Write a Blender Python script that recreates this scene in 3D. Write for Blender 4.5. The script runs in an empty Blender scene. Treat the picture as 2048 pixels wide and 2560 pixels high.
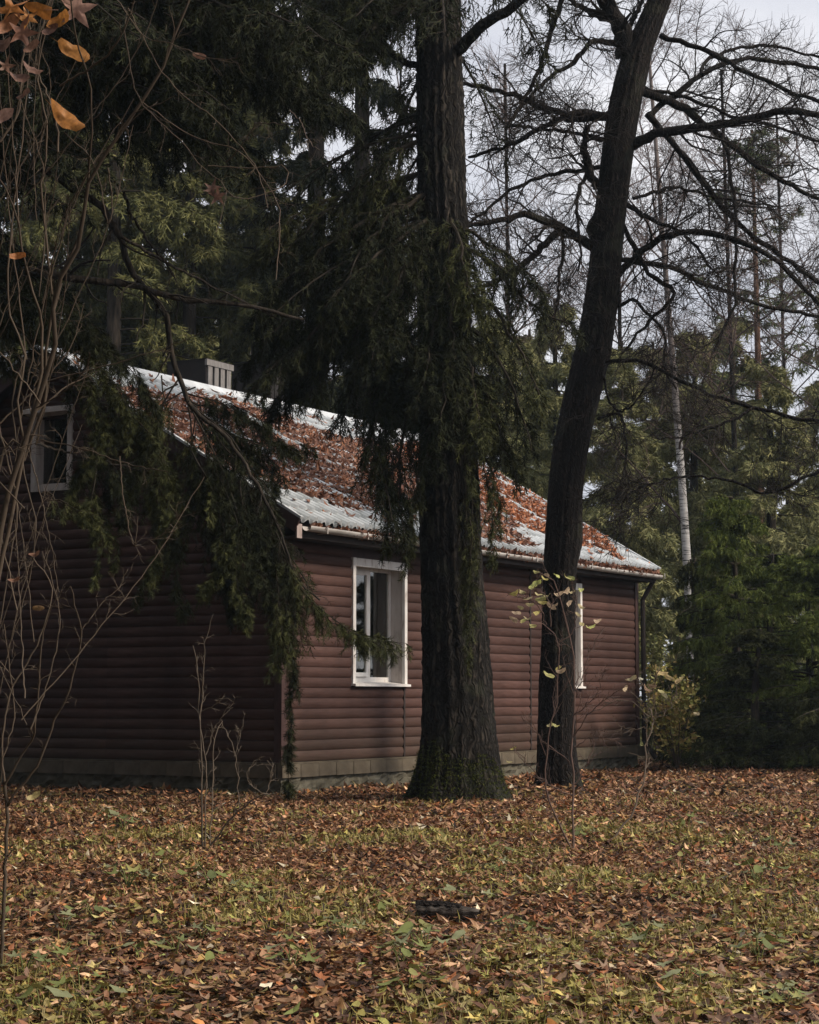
import bpy, math, random
import numpy as np

random.seed(7)
RNG = np.random.default_rng(11)
SC = bpy.context.scene
COL = SC.collection

# ------------------------------------------------------------------ camera
F_PX, CX, CY, HOR = 5000.0, 1024.0, 1280.0, 1745.0      # photograph: 2048 x 2560 px
PITCH = math.atan((HOR - CY) / F_PX)
CAM_Z = 1.28
cam_d = bpy.data.cameras.new('camera')
cam = bpy.data.objects.new('camera', cam_d)
COL.objects.link(cam)
cam.location = (0, 0, CAM_Z)
cam.rotation_euler = (math.pi / 2 + PITCH, 0, 0)
cam_d.sensor_fit = 'VERTICAL'
cam_d.sensor_height = 36.0
cam_d.lens = 36.0 * F_PX / 2560.0
cam_d.clip_start, cam_d.clip_end = 0.1, 2000
SC.camera = cam
SC.render.resolution_x, SC.render.resolution_y = 819, 1024

# ------------------------------------------------------------------ sky and sun (overcast)
SUN_AZ, SUN_EL = math.atan2(0.95, -0.30), math.radians(38)
w = bpy.data.worlds.new('World')
SC.world = w
w.use_nodes = True
nt = w.node_tree
nt.nodes.clear()
def wn(t, **k):
    n = nt.nodes.new(t)
    for a, b in k.items():
        setattr(n, a, b)
    return n
sky = wn('ShaderNodeTexSky', sky_type='NISHITA', sun_disc=False, sun_elevation=SUN_EL, sun_rotation=SUN_AZ,
         air_density=1.0, dust_density=3.0, ozone_density=1.0)
hs = wn('ShaderNodeHueSaturation')
hs.inputs['Saturation'].default_value = 0.25
tc = wn('ShaderNodeTexCoord')
mp = wn('ShaderNodeMapping')
mp.inputs['Scale'].default_value = (1.0, 1.0, 2.2)
nz = wn('ShaderNodeTexNoise')
nz.inputs['Scale'].default_value = 5.5
nz.inputs['Detail'].default_value = 7
nz.inputs['Roughness'].default_value = 0.55
cr = wn('ShaderNodeValToRGB')
cr.color_ramp.elements[0].position, cr.color_ramp.elements[0].color = 0.33, (3.6, 3.75, 4.3, 1)
cr.color_ramp.elements[1].position, cr.color_ramp.elements[1].color = 0.66, (6.2, 6.15, 6.35, 1)
mx = wn('ShaderNodeMix', data_type='RGBA')
mx.inputs['Factor'].default_value = 0.86
bg = wn('ShaderNodeBackground')
bg.inputs['Strength'].default_value = 0.068
ow = wn('ShaderNodeOutputWorld')
L_ = nt.links.new
L_(sky.outputs['Color'], hs.inputs['Color'])
L_(tc.outputs['Generated'], mp.inputs['Vector'])
L_(mp.outputs['Vector'], nz.inputs['Vector'])
L_(nz.outputs['Fac'], cr.inputs['Fac'])
L_(hs.outputs['Color'], mx.inputs['A'])
L_(cr.outputs['Color'], mx.inputs['B'])
L_(mx.outputs['Result'], bg.inputs['Color'])
L_(bg.outputs['Background'], ow.inputs['Surface'])
sun_d = bpy.data.lights.new('sun', 'SUN')
sun_d.energy, sun_d.angle, sun_d.color = 1.5, math.radians(12), (1.0, 0.88, 0.74)
sun = bpy.data.objects.new('sun', sun_d)
COL.objects.link(sun)
sun.location = (20, -10, 25)
sun.rotation_euler = (math.pi / 2 - SUN_EL, 0, math.pi - SUN_AZ)   # lamp shines along -Z

vs = SC.view_settings
vs.view_transform, vs.look, vs.exposure, vs.gamma = 'Standard', 'None', 1.38, 1.0
vs.use_curve_mapping = False
SC.cycles.max_bounces = 4
SC.cycles.diffuse_bounces = 2
SC.cycles.transparent_max_bounces = 6
SC.cycles.use_denoising = True

# ------------------------------------------------------------------ helpers: pixels to places
def PX(x, y, d):
    """photo pixel seen at forward distance d (metres)"""
    cp, sp = math.cos(PITCH), math.sin(PITCH)
    dx, dv = x - CX, -(y - CY)
    v = np.array([dx, F_PX * cp - dv * sp, F_PX * sp + dv * cp])
    return v * (d / v[1]) + np.array([0, 0, CAM_Z])
def GP(x, y):
    """photo pixel on the ground"""
    p = PX(x, y, 1.0) - np.array([0, 0, CAM_Z])
    return p * (CAM_Z / -p[2]) + np.array([0, 0, CAM_Z])
def gz(x, y):
    x, y = np.asarray(x, float), np.asarray(y, float)
    return (0.022 * np.sin(0.9 * x + 1.3) * np.cos(0.7 * y + 0.4) + 0.014 * np.sin(2.3 * x + 0.8 * y)
            + 0.010 * np.sin(1.9 * y - 1.2 * x + 2.0))
def vnoise(x, y, s, seed=0):
    """smooth 0..1 field"""
    r = np.random.default_rng(seed)
    o = np.zeros(np.shape(x))
    for k in range(7):
        a = r.uniform(0, 6.28)
        f = s * r.uniform(0.6, 1.9)
        o = o + np.sin(f * (np.cos(a) * x + np.sin(a) * y) + r.uniform(0, 6.28))
    return 0.5 + o / 6.5
def unit(a):
    return a / np.maximum(np.linalg.norm(a, axis=-1, keepdims=True), 1e-9)

# ------------------------------------------------------------------ helpers: meshes
class MB:
    def __init__(s):
        s.v, s.q, s.t, s.c, s.n = [], [], [], [], 0
    def add(s, v, q=None, t=None, c=None):
        v = np.asarray(v, float).reshape(-1, 3)
        if q is not None and len(q):
            s.q.append(np.asarray(q, int).reshape(-1, 4) + s.n)
        if t is not None and len(t):
            s.t.append(np.asarray(t, int).reshape(-1, 3) + s.n)
        s.v.append(v)
        if c is None:
            c = np.ones((len(v), 3)) * 0.5
        s.c.append(np.broadcast_to(np.asarray(c, float), (len(v), 3)))
        s.n += len(v)
        return s
    def box(s, a, b, c=None):
        (x0, y0, z0), (x1, y1, z1) = a, b
        v = [(x0, y0, z0), (x1, y0, z0), (x1, y1, z0), (x0, y1, z0), (x0, y0, z1), (x1, y0, z1), (x1, y1, z1), (x0, y1, z1)]
        return s.add(v, q=[(0, 3, 2, 1), (4, 5, 6, 7), (0, 1, 5, 4), (1, 2, 6, 5), (2, 3, 7, 6), (3, 0, 4, 7)], c=c)
    def mesh(s, name, org=(0, 0, 0), smooth=False):
        me = bpy.data.meshes.new(name)
        if not s.n:
            return me
        v = np.concatenate(s.v) - np.asarray(org, float)
        q = np.concatenate(s.q) if s.q else np.zeros((0, 4), int)
        t = np.concatenate(s.t) if s.t else np.zeros((0, 3), int)
        me.vertices.add(len(v))
        me.vertices.foreach_set('co', v.astype(np.float32).ravel())
        nl = q.size + t.size
        me.loops.add(nl)
        me.loops.foreach_set('vertex_index', np.concatenate([q.ravel(), t.ravel()]).astype(np.int32))
        me.polygons.add(len(q) + len(t))
        st = np.concatenate([np.arange(len(q)) * 4, q.size + np.arange(len(t)) * 3]).astype(np.int32)
        me.polygons.foreach_set('loop_start', st)
        me.polygons.foreach_set('use_smooth', np.full(len(st), smooth))
        me.update(calc_edges=True)
        ca = me.color_attributes.new('Col', 'FLOAT_COLOR', 'POINT')
        c = np.concatenate([np.concatenate(s.c), np.ones((len(v), 1))], axis=1)
        ca.data.foreach_set('color', c.astype(np.float32).ravel())
        return me
    def build(s, name, mat, parent=None, org=(0, 0, 0), smooth=False, loc=None):
        me = s.mesh(name, org, smooth)
        me.materials.append(mat)
        o = bpy.data.objects.new(name, me)
        COL.objects.link(o)
        if parent is not None:
            o.parent = parent
            if loc is not None:
                o.location = loc
        else:
            o.location = org if loc is None else loc
        return o
def tag(o, label=None, cat=None, group=None, kind=None):
    for k, v in (('label', label), ('category', cat), ('group', group), ('kind', kind)):
        if v:
            o[k] = v
    return o
def empty(name, loc, label, cat, group=None, rz=0):
    o = bpy.data.objects.new(name, None)
    COL.objects.link(o)
    o.location = tuple(loc)
    o.rotation_euler.z = rz
    o.empty_display_size = 0.2
    return tag(o, label, cat, group)
def link_copy(mesh, name, parent, loc=(0, 0, 0), rot=None, scale=None):
    o = bpy.data.objects.new(name, mesh)
    COL.objects.link(o)
    o.parent = parent
    o.location = tuple(loc)
    if rot is not None:
        o.rotation_euler = rot
    if scale is not None:
        o.scale = scale
    return o

def catmull(pts, m):
    p = np.asarray(pts, float)
    if len(p) == 2:
        return p[0] + (p[1] - p[0]) * np.linspace(0, 1, m)[:, None]
    d = np.concatenate([[0], np.cumsum(np.linalg.norm(np.diff(p[:, :3], axis=0), axis=1))])
    ext = np.vstack([2 * p[0] - p[1], p, 2 * p[-1] - p[-2]])
    u = np.interp(np.linspace(0, d[-1], m), d, np.arange(len(p)))
    i = np.clip(u.astype(int), 0, len(p) - 2)
    f = (u - i)[:, None]
    a, b, c, e = ext[i], ext[i + 1], ext[i + 2], ext[i + 3]
    return 0.5 * (2 * b + (c - a) * f + (2 * a - 5 * b + 4 * c - e) * f ** 2 + (3 * b - a - 3 * c + e) * f ** 3)
def tubes(mb, P, R, k=5, c=None):
    """P (n,m,3) polylines, R (n,m) radii"""
    P = np.asarray(P, float)
    R = np.asarray(R, float)
    if P.ndim == 2:
        P, R = P[None], R[None]
    n, m, _ = P.shape
    T = unit(np.gradient(P, axis=1))
    mean = unit(P[:, -1] - P[:, 0])
    ref = np.where(np.abs(mean[:, 2:3]) > 0.7, np.array([[1.0, 0.13, 0]]), np.array([[0, 0.1, 1.0]]))
    U = unit(np.cross(T, ref[:, None, :]))
    V = np.cross(T, U)
    a = np.arange(k) * 2 * np.pi / k
    ring = P[:, :, None] + R[:, :, None, None] * (np.cos(a)[:, None] * U[:, :, None] + np.sin(a)[:, None] * V[:, :, None])
    base = (np.arange(n) * m * k)[:, None, None] + (np.arange(m - 1) * k)[None, :, None]
    j = np.arange(k)[None, None]
    j2 = (j + 1) % k
    q = np.stack([base + j, base + j2, base + k + j2, base + k + j], -1)
    if c is not None:
        c = np.asarray(c, float)
        if c.ndim == 2:
            c = np.repeat(c, m * k, axis=0)
    mb.add(ring, q=q, c=c)
def grow(P, R, per, lf, ang, m=6, wig=0.25, grav=0.0, smin=0.15, smax=0.98, rr=0.55, rmin=0.002, lmin=0.1, rng=RNG):
    """side shoots on every polyline"""
    n, mm, _ = P.shape
    idx = np.repeat(np.arange(n), per)
    N = len(idx)
    s = rng.uniform(smin, smax, N)
    u = s * (mm - 1)
    i = np.clip(u.astype(int), 0, mm - 2)
    f = (u - i)[:, None]
    p0 = P[idx, i] * (1 - f) + P[idx, i + 1] * f
    r0 = (R[idx, i] * (1 - f[:, 0]) + R[idx, i + 1] * f[:, 0])
    t = unit(P[idx, i + 1] - P[idx, i])
    rp = rng.normal(size=(N, 3))
    perp = unit(rp - (rp * t).sum(1, keepdims=True) * t)
    a = rng.uniform(ang[0], ang[1], N)[:, None]
    d = t * np.cos(a) + perp * np.sin(a)
    Lp = np.linalg.norm(np.diff(P, axis=1), axis=2).sum(1)[idx]
    L = np.maximum(lf * Lp * (1.1 - 0.65 * s) * rng.uniform(0.5, 1.35, N), lmin)
    out = np.zeros((N, m, 3))
    out[:, 0] = p0
    st = (L / (m - 1))[:, None]
    for k in range(1, m):
        out[:, k] = out[:, k - 1] + d * st
        d = unit(d + rng.normal(size=(N, 3)) * wig + np.array([0, 0, grav]))
    ro = np.maximum(r0 * rr * rng.uniform(0.6, 1.0, N), rmin)
    RR = ro[:, None] * np.linspace(1, 0.35, m)[None]
    return out, RR

# shoots: a needle-covered twig tip along +X, unit length
def shoot_template(nn, wd, rng):
    """fine needled twig: one long thin blade and thin side blades, forking"""
    v = [(0, wd * .5, 0), (0, -wd * .5, 0), (1, 0, 0)]
    t = [(0, 1, 2)]
    for i in range(nn):
        a = (0 if i % 2 else math.pi) + rng.uniform(-0.7, 0.7)
        x = 0.08 + 0.62 * i / max(1, nn) + rng.uniform(0, .08)
        h = rng.uniform(0.26, 0.42) * (1.1 - .5 * x)
        c, s = math.cos(a), math.sin(a)
        k = len(v)
        v += [(x, 0.0, 0.0), (x + wd * 1.15, 0.0, 0.0), (x + h * 1.25, c * h, s * h)]
        t.append((k, k + 1, k + 2))
    return np.array(v), np.array(t)
_tr = np.random.default_rng(3)
SHOOT_NEAR = [shoot_template(7, .08, _tr) for _ in range(5)]
SHOOT_MID = [shoot_template(3, .105, _tr) for _ in range(5)]
SHOOT_DIM = [shoot_template(2, .12, _tr) for _ in range(5)]
SHOOT_FAR = [shoot_template(2, .135, _tr) for _ in range(5)]
def place(mb, tmpl, P, D, L, C, wide=1.0, rng=RNG):
    """template copies at P along D, length L, colour C (n,3)"""
    n = len(P)
    if not n:
        return
    D = unit(D)
    r = rng.normal(size=(n, 3))
    U = unit(np.cross(D, r))
    V = np.cross(D, U)
    which = rng.integers(0, len(tmpl), n)
    for w_ in range(len(tmpl)):
        k = np.where(which == w_)[0]
        if not len(k):
            continue
        tv, tt = tmpl[w_]
        vv = P[k][:, None] + L[k][:, None, None] * (tv[None, :, 0:1] * D[k][:, None]
             + wide * (tv[None, :, 1:2] * U[k][:, None] + tv[None, :, 2:3] * V[k][:, None]))
        off = (np.arange(len(k)) * len(tv))[:, None, None]
        mb.add(vv, t=tt[None] + off, c=np.repeat(C[k], len(tv), axis=0))
def mixcol(a, b, f):
    a, b = np.asarray(a, float), np.asarray(b, float)
    return a * (1 - f)[:, None] + b * f[:, None]

# ------------------------------------------------------------------ materials
def material(name):
    m = bpy.data.materials.new(name)
    m.use_nodes = True
    n = m.node_tree.nodes
    return m, m.node_tree, n['Principled BSDF'], n['Material Output']
def N(t, typ, **k):
    n = t.nodes.new(typ)
    for a, b in k.items():
        setattr(n, a, b)
    return n
def set_spec(b, v):
    b.inputs['Specular IOR Level'].default_value = v
def ramp(t, fac, stops):
    r = N(t, 'ShaderNodeValToRGB')
    e = r.color_ramp.elements
    while len(e) > 1:
        e.remove(e[-1])
    e[0].position, e[0].color = stops[0][0], (*stops[0][1], 1)
    for p, c in stops[1:]:
        x = e.new(p)
        x.color = (*c, 1)
    t.links.new(fac, r.inputs['Fac'])
    return r.outputs['Color']
def noise(t, scale, detail=4, vec=None, rough=0.55, sc3=None):
    n = N(t, 'ShaderNodeTexNoise')
    n.inputs['Scale'].default_value = scale
    n.inputs['Detail'].default_value = detail
    n.inputs['Roughness'].default_value = rough
    if vec is None:
        c = N(t, 'ShaderNodeTexCoord')
        vec = c.outputs['Object']
    if sc3:
        mp_ = N(t, 'ShaderNodeMapping')
        mp_.inputs['Scale'].default_value = sc3
        t.links.new(vec, mp_.inputs['Vector'])
        vec = mp_.outputs['Vector']
    t.links.new(vec, n.inputs['Vector'])
    return n.outputs['Fac']
def bump(t, b, h, dist=0.01, strength=0.6):
    n = N(t, 'ShaderNodeBump')
    n.inputs['Distance'].default_value = dist
    n.inputs['Strength'].default_value = strength
    t.links.new(h, n.inputs['Height'])
    t.links.new(n.outputs['Normal'], b.inputs['Normal'])
def mat_attr(name, rough=0.6, spec=0.25, trans=0.0, vary=0.0):
    m, t, b, o = material(name)
    a = N(t, 'ShaderNodeAttribute', attribute_name='Col')
    col = a.outputs['Color']
    if vary:
        g = noise(t, vary, 3)
        mr = N(t, 'ShaderNodeMapRange')
        mr.inputs['From Min'].default_value, mr.inputs['From Max'].default_value = 0.3, 0.7
        mr.inputs['To Min'].default_value, mr.inputs['To Max'].default_value = 0.65, 1.3
        t.links.new(g, mr.inputs['Value'])
        mm = N(t, 'ShaderNodeMix', data_type='RGBA', blend_type='MULTIPLY')
        mm.inputs['Factor'].default_value = 1
        t.links.new(col, mm.inputs['A'])
        t.links.new(mr.outputs['Result'], mm.inputs['B'])
        col = mm.outputs['Result']
    t.links.new(col, b.inputs['Base Color'])
    b.inputs['Roughness'].default_value = rough
    set_spec(b, spec)
    if trans:
        tr = N(t, 'ShaderNodeBsdfTranslucent')
        t.links.new(col, tr.inputs['Color'])
        ms = N(t, 'ShaderNodeMixShader')
        ms.inputs['Fac'].default_value = trans
        t.links.new(b.outputs['BSDF'], ms.inputs[1])
        t.links.new(tr.outputs['BSDF'], ms.inputs[2])
        t.links.new(ms.outputs['Shader'], o.inputs['Surface'])
    return m
def mat_noise(name, stops, scale, rough=0.7, spec=0.3, detail=5, sc3=None, bd=0.0, bs=None, bstr=0.6, random_obj=0.0):
    m, t, b, o = material(name)
    f = noise(t, scale, detail, sc3=sc3)
    col = ramp(t, f, stops)
    if random_obj:
        oi = N(t, 'ShaderNodeObjectInfo')
        mr = N(t, 'ShaderNodeMapRange')
        mr.inputs['To Min'].default_value, mr.inputs['To Max'].default_value = 1 - random_obj, 1 + random_obj
        t.links.new(oi.outputs['Random'], mr.inputs['Value'])
        mm = N(t, 'ShaderNodeMix', data_type='RGBA', blend_type='MULTIPLY')
        mm.inputs['Factor'].default_value = 1
        t.links.new(col, mm.inputs['A'])
        t.links.new(mr.outputs['Result'], mm.inputs['B'])
        col = mm.outputs['Result']
    t.links.new(col, b.inputs['Base Color'])
    b.inputs['Roughness'].default_value = rough
    set_spec(b, spec)
    if bd:
        bump(t, b, noise(t, bs or scale * 3, 6, sc3=sc3), bd, bstr)
    return m
M = {}
M['needle'] = mat_attr('spruce_needles', 0.7, 0.08)
M['leaf'] = mat_attr('dry_leaf', 0.6, 0.25, trans=0.15)
M['grass'] = mat_attr('grass_blades', 0.6, 0.2, trans=0.15)
M['twig'] = mat_attr('twig_bark', 0.8, 0.15)
M['moss'] = mat_attr('moss_tufts', 0.9, 0.1)
M['soil'] = mat_noise('soil', [(0.3, (0.012, 0.009, 0.006)), (0.55, (0.035, 0.025, 0.014)), (0.75, (0.055, 0.05, 0.02))], 2.2, 0.95, 0.1, 8, bd=0.03, bs=18)
def bark(name, c0, c1, c2, vs=(9, 9, 1.1), dist=0.04, lichen=None, plates=0.0):
    m, t, b, o = material(name)
    f = noise(t, 2.2, 8, sc3=vs, rough=0.6)
    if plates:
        co = N(t, 'ShaderNodeTexCoord')
        wp = N(t, 'ShaderNodeVectorMath', operation='MULTIPLY_ADD')
        nn_ = N(t, 'ShaderNodeTexNoise')
        nn_.inputs['Scale'].default_value = 6
        t.links.new(co.outputs['Object'], nn_.inputs['Vector'])
        t.links.new(nn_.outputs['Color'], wp.inputs[0])
        wp.inputs[1].default_value = (.16, .16, .5)
        t.links.new(co.outputs['Object'], wp.inputs[2])
        mp_ = N(t, 'ShaderNodeMapping')
        mp_.inputs['Scale'].default_value = (plates, plates, plates * .15)
        t.links.new(wp.outputs['Vector'], mp_.inputs['Vector'])
        vo = N(t, 'ShaderNodeTexVoronoi', feature='DISTANCE_TO_EDGE')
        vo.inputs['Scale'].default_value = 1
        t.links.new(mp_.outputs['Vector'], vo.inputs['Vector'])
        mr = N(t, 'ShaderNodeMapRange')
        mr.inputs['From Max'].default_value = .4
        mr.inputs['To Min'].default_value = .35
        t.links.new(vo.outputs['Distance'], mr.inputs['Value'])
        mu = N(t, 'ShaderNodeMath', operation='MULTIPLY')
        t.links.new(mr.outputs['Result'], mu.inputs[0])
        ad = N(t, 'ShaderNodeMath', operation='MULTIPLY_ADD')
        t.links.new(f, ad.inputs[0])
        ad.inputs[1].default_value, ad.inputs[2].default_value = 1.0, .14
        t.links.new(ad.outputs['Value'], mu.inputs[1])
        f = mu.outputs['Value']
    col = ramp(t, f, [(0.30 if plates else 0.36, c0), (0.52, c1), (0.74, c2)])
    if lichen:
        g = noise(t, 2.4, 6)
        rr = N(t, 'ShaderNodeMapRange')
        rr.inputs['From Min'].default_value, rr.inputs['From Max'].default_value = 0.56, 0.66
        rr.inputs['To Max'].default_value = .6
        t.links.new(g, rr.inputs['Value'])
        mm = N(t, 'ShaderNodeMix', data_type='RGBA')
        t.links.new(rr.outputs['Result'], mm.inputs['Factor'])
        t.links.new(col, mm.inputs['A'])
        mm.inputs['B'].default_value = (*lichen, 1)
        col = mm.outputs['Result']
    t.links.new(col, b.inputs['Base Color'])
    b.inputs['Roughness'].default_value = 0.9
    set_spec(b, 0.15)
    bump(t, b, f, dist, 1.0)
    return m
M['bark_spruce'] = bark('spruce_bark', (0.006, 0.005, 0.004), (0.024, 0.02, 0.016), (0.065, 0.054, 0.042), lichen=(0.03, 0.032, 0.02), plates=17.0)
M['bark_linden'] = bark('linden_bark', (0.006, 0.0045, 0.0038), (0.018, 0.0135, 0.011), (0.042, 0.031, 0.024), vs=(14, 14, 0.9), dist=0.03, lichen=(0.03, 0.03, 0.02), plates=26.0)
M['bark_dark'] = bark('dark_bark', (0.012, 0.010, 0.008), (0.035, 0.028, 0.022), (0.07, 0.055, 0.042))
M['bark_pine'] = bark('pine_bark', (0.05, 0.03, 0.02), (0.13, 0.075, 0.05), (0.2, 0.12, 0.08))
def birch():
    m, t, b, o = material('birch_bark')
    f = noise(t, 3.0, 5, sc3=(1.2, 1.2, 9))
    col = ramp(t, f, [(0.36, (0.02, 0.018, 0.016)), (0.46, (0.34, 0.32, 0.30)), (0.7, (0.52, 0.50, 0.47))])
    co = N(t, 'ShaderNodeTexCoord')                             # older bark low down is white, young bark high up grey-brown
    sp = N(t, 'ShaderNodeSeparateXYZ')
    t.links.new(co.outputs['Object'], sp.inputs['Vector'])
    mr = N(t, 'ShaderNodeMapRange')
    mr.inputs['From Min'].default_value, mr.inputs['From Max'].default_value = 6.6, 8.4
    t.links.new(sp.outputs['Z'], mr.inputs['Value'])
    mm = N(t, 'ShaderNodeMix', data_type='RGBA')
    mm.inputs['B'].default_value = (.11, .085, .075, 1)
    t.links.new(mr.outputs['Result'], mm.inputs['Factor'])
    t.links.new(col, mm.inputs['A'])
    t.links.new(mm.outputs['Result'], b.inputs['Base Color'])
    b.inputs['Roughness'].default_value = 0.7
    return m
M['birch'] = birch()
M['siding'] = mat_noise('brown_siding_paint', [(0.3, (0.052, 0.026, 0.021)), (0.5, (0.070, 0.037, 0.030)), (0.72, (0.088, 0.048, 0.040))], 3.0, 0.65, 0.14, 8, sc3=(1, 1, 9), bd=0.002, bs=30, bstr=0.35, random_obj=0.2)
def weather_siding(m):
    t = m.node_tree
    b = t.nodes['Principled BSDF']
    src = b.inputs['Base Color'].links[0].from_socket
    g = N(t, 'ShaderNodeNewGeometry')
    f = noise(t, 1.1, 5, vec=g.outputs['Position'])                 # broad fading of the paint
    mr = N(t, 'ShaderNodeMapRange')
    mr.inputs['From Min'].default_value, mr.inputs['From Max'].default_value = .3, .7
    mr.inputs['To Min'].default_value, mr.inputs['To Max'].default_value = .78, 1.24
    t.links.new(f, mr.inputs['Value'])
    mm = N(t, 'ShaderNodeMix', data_type='RGBA', blend_type='MULTIPLY')
    mm.inputs['Factor'].default_value = 1
    t.links.new(src, mm.inputs['A'])
    t.links.new(mr.outputs['Result'], mm.inputs['B'])
    sp = N(t, 'ShaderNodeSeparateXYZ')
    t.links.new(g.outputs['Position'], sp.inputs['Vector'])
    lo = N(t, 'ShaderNodeMapRange')                                 # soil splashed up from the ground
    lo.inputs['From Min'].default_value, lo.inputs['From Max'].default_value = .4, 1.15
    lo.inputs['To Min'].default_value, lo.inputs['To Max'].default_value = .75, 0
    t.links.new(sp.outputs['Z'], lo.inputs['Value'])
    n2 = noise(t, 7.0, 6, vec=g.outputs['Position'])
    mu = N(t, 'ShaderNodeMath', operation='MULTIPLY')
    t.links.new(lo.outputs['Result'], mu.inputs[0])
    t.links.new(n2, mu.inputs[1])
    m2 = N(t, 'ShaderNodeMix', data_type='RGBA')
    m2.inputs['B'].default_value = (.075, .062, .042, 1)
    t.links.new(mu.outputs['Value'], m2.inputs['Factor'])
    t.links.new(mm.outputs['Result'], m2.inputs['A'])
    t.links.new(m2.outputs['Result'], b.inputs['Base Color'])
weather_siding(M['siding'])
M['trim_brown'] = mat_noise('brown_trim', [(0.3, (0.040, 0.021, 0.019)), (0.7, (0.07, 0.037, 0.033))], 3.0, 0.6, 0.25, 6, sc3=(3, 3, 1))
M['dark_trim'] = mat_noise('dark_trim', [(0.3, (0.02, 0.015, 0.014)), (0.7, (0.04, 0.03, 0.027))], 4.0, 0.7, 0.2)
M['white_paint'] = mat_noise('weathered_white_paint', [(0.28, (0.46, 0.40, 0.36)), (0.42, (0.70, 0.66, 0.62)), (0.7, (0.80, 0.78, 0.75))], 4.0, 0.55, 0.35, 8, sc3=(2.5, 2.5, 1), bd=0.002, bs=20, bstr=0.3)
M['reveal'] = mat_noise('reveal_paint', [(0.3, (0.34, 0.29, 0.26)), (0.5, (0.52, 0.465, 0.43)), (0.7, (0.60, 0.55, 0.52))], 4.0, 0.6, 0.3, 8, sc3=(2.5, 2.5, .8))
M['grey_paint'] = mat_noise('aged_grey_pink_paint', [(0.3, (0.30, 0.235, 0.215)), (0.6, (0.44, 0.36, 0.335))], 6.0, 0.7, 0.2, 6, sc3=(4, 4, 1))
M['roof'] = mat_noise('weathered_roof_sheet', [(0.25, (0.20, 0.21, 0.19)), (0.42, (0.40, 0.43, 0.44)), (0.7, (0.58, 0.61, 0.63))], 2.6, 0.5, 0.4, 9, bd=0.002, bs=25, random_obj=0.07)
def roof_wave_shade(m):  # multiplies in the shade painted in the tile colours
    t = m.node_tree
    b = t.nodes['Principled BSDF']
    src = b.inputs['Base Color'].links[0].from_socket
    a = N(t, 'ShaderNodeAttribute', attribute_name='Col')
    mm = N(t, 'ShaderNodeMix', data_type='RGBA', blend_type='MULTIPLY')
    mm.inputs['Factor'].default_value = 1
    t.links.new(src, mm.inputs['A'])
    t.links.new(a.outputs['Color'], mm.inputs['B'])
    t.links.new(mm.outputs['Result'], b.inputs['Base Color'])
roof_wave_shade(M['roof'])
M['ridge'] = mat_noise('ridge_metal', [(0.3, (0.42, 0.44, 0.45)), (0.7, (0.62, 0.65, 0.67))], 3.0, 0.45, 0.4)
M['gutter'] = mat_noise('gutter_metal', [(0.3, (0.28, 0.26, 0.24)), (0.7, (0.52, 0.49, 0.46))], 5.0, 0.5, 0.4, 7)
M['concrete'] = mat_noise('plinth_concrete', [(0.28, (0.05, 0.046, 0.034)), (0.5, (0.105, 0.095, 0.07)), (0.75, (0.17, 0.155, 0.12))], 5.0, 0.9, 0.15, 9, bd=0.012, bs=14)
M['capstone'] = mat_noise('plinth_slab', [(0.3, (0.075, 0.06, 0.042)), (0.7, (0.14, 0.115, 0.082))], 5.0, 0.85, 0.2, 8, bd=0.004, bs=24, random_obj=0.12)
M['chimney_metal'] = mat_noise('chimney_cladding', [(0.3, (0.13, 0.12, 0.115)), (0.7, (0.23, 0.215, 0.205))], 5.0, 0.6, 0.3, 6, sc3=(4, 4, 1))
M['chimney_dark'] = mat_noise('dark_cladding', [(0.3, (0.012, 0.010, 0.010)), (0.7, (0.024, 0.020, 0.019))], 5.0, 0.7, 0.2)
M['interior'] = mat_noise('room_plaster', [(0.3, (0.12, 0.11, 0.1)), (0.7, (0.16, 0.15, 0.135))], 3.0, 0.9, 0.1)
M['curtain'] = mat_noise('curtain_cloth', [(0.3, (0.035, 0.036, 0.038)), (0.7, (0.06, 0.06, 0.06))], 6.0, 0.9, 0.1)
M['cut_wood'] = mat_noise('rotten_wood', [(0.3, (0.012, 0.010, 0.009)), (0.5, (0.05, 0.042, 0.036)), (0.7, (0.17, 0.145, 0.125))], 5.0, 0.85, 0.2, 8, sc3=(1, 6, 6), bd=0.02)
def glass():
    m, t, b, o = material('window_glass')
    g = N(t, 'ShaderNodeBsdfGlossy')
    g.inputs['Roughness'].default_value = 0.02
    g.inputs['Color'].default_value = (0.95, 0.95, 0.92, 1)
    tr = N(t, 'ShaderNodeBsdfTransparent')
    tr.inputs['Color'].default_value = (0.75, 0.78, 0.76, 1)
    fr = N(t, 'ShaderNodeFresnel')
    fr.inputs['IOR'].default_value = 2.3
    bm = N(t, 'ShaderNodeBump')
    bm.inputs['Distance'].default_value, bm.inputs['Strength'].default_value = 0.004, 0.12
    t.links.new(noise(t, 2.5, 2), bm.inputs['Height'])
    t.links.new(bm.outputs['Normal'], g.inputs['Normal'])
    ms = N(t, 'ShaderNodeMixShader')
    t.links.new(fr.outputs['Fac'], ms.inputs['Fac'])
    t.links.new(tr.outputs['BSDF'], ms.inputs[1])
    t.links.new(g.outputs['BSDF'], ms.inputs[2])
    t.links.new(ms.outputs['Shader'], o.inputs['Surface'])
    return m
M['glass'] = glass()
PAL_FLOOR = np.array([(.10, .052, .030), (.16, .085, .048), (.23, .130, .075), (.28, .165, .10), (.36, .235, .145), (.18, .095, .055),
                      (.13, .066, .04), (.43, .31, .20), (.27, .115, .05), (.25, .17, .07), (.045, .027, .02), (.32, .215, .10), (.06, .035, .025)])
PAL_FLOOR = PAL_FLOOR * np.array([1.08, .94, .84])
PAL_GREEN = np.array([(.28, .225, .065), (.34, .27, .085), (.24, .205, .055), (.37, .30, .12), (.20, .175, .05), (.25, .24, .065)])
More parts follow.
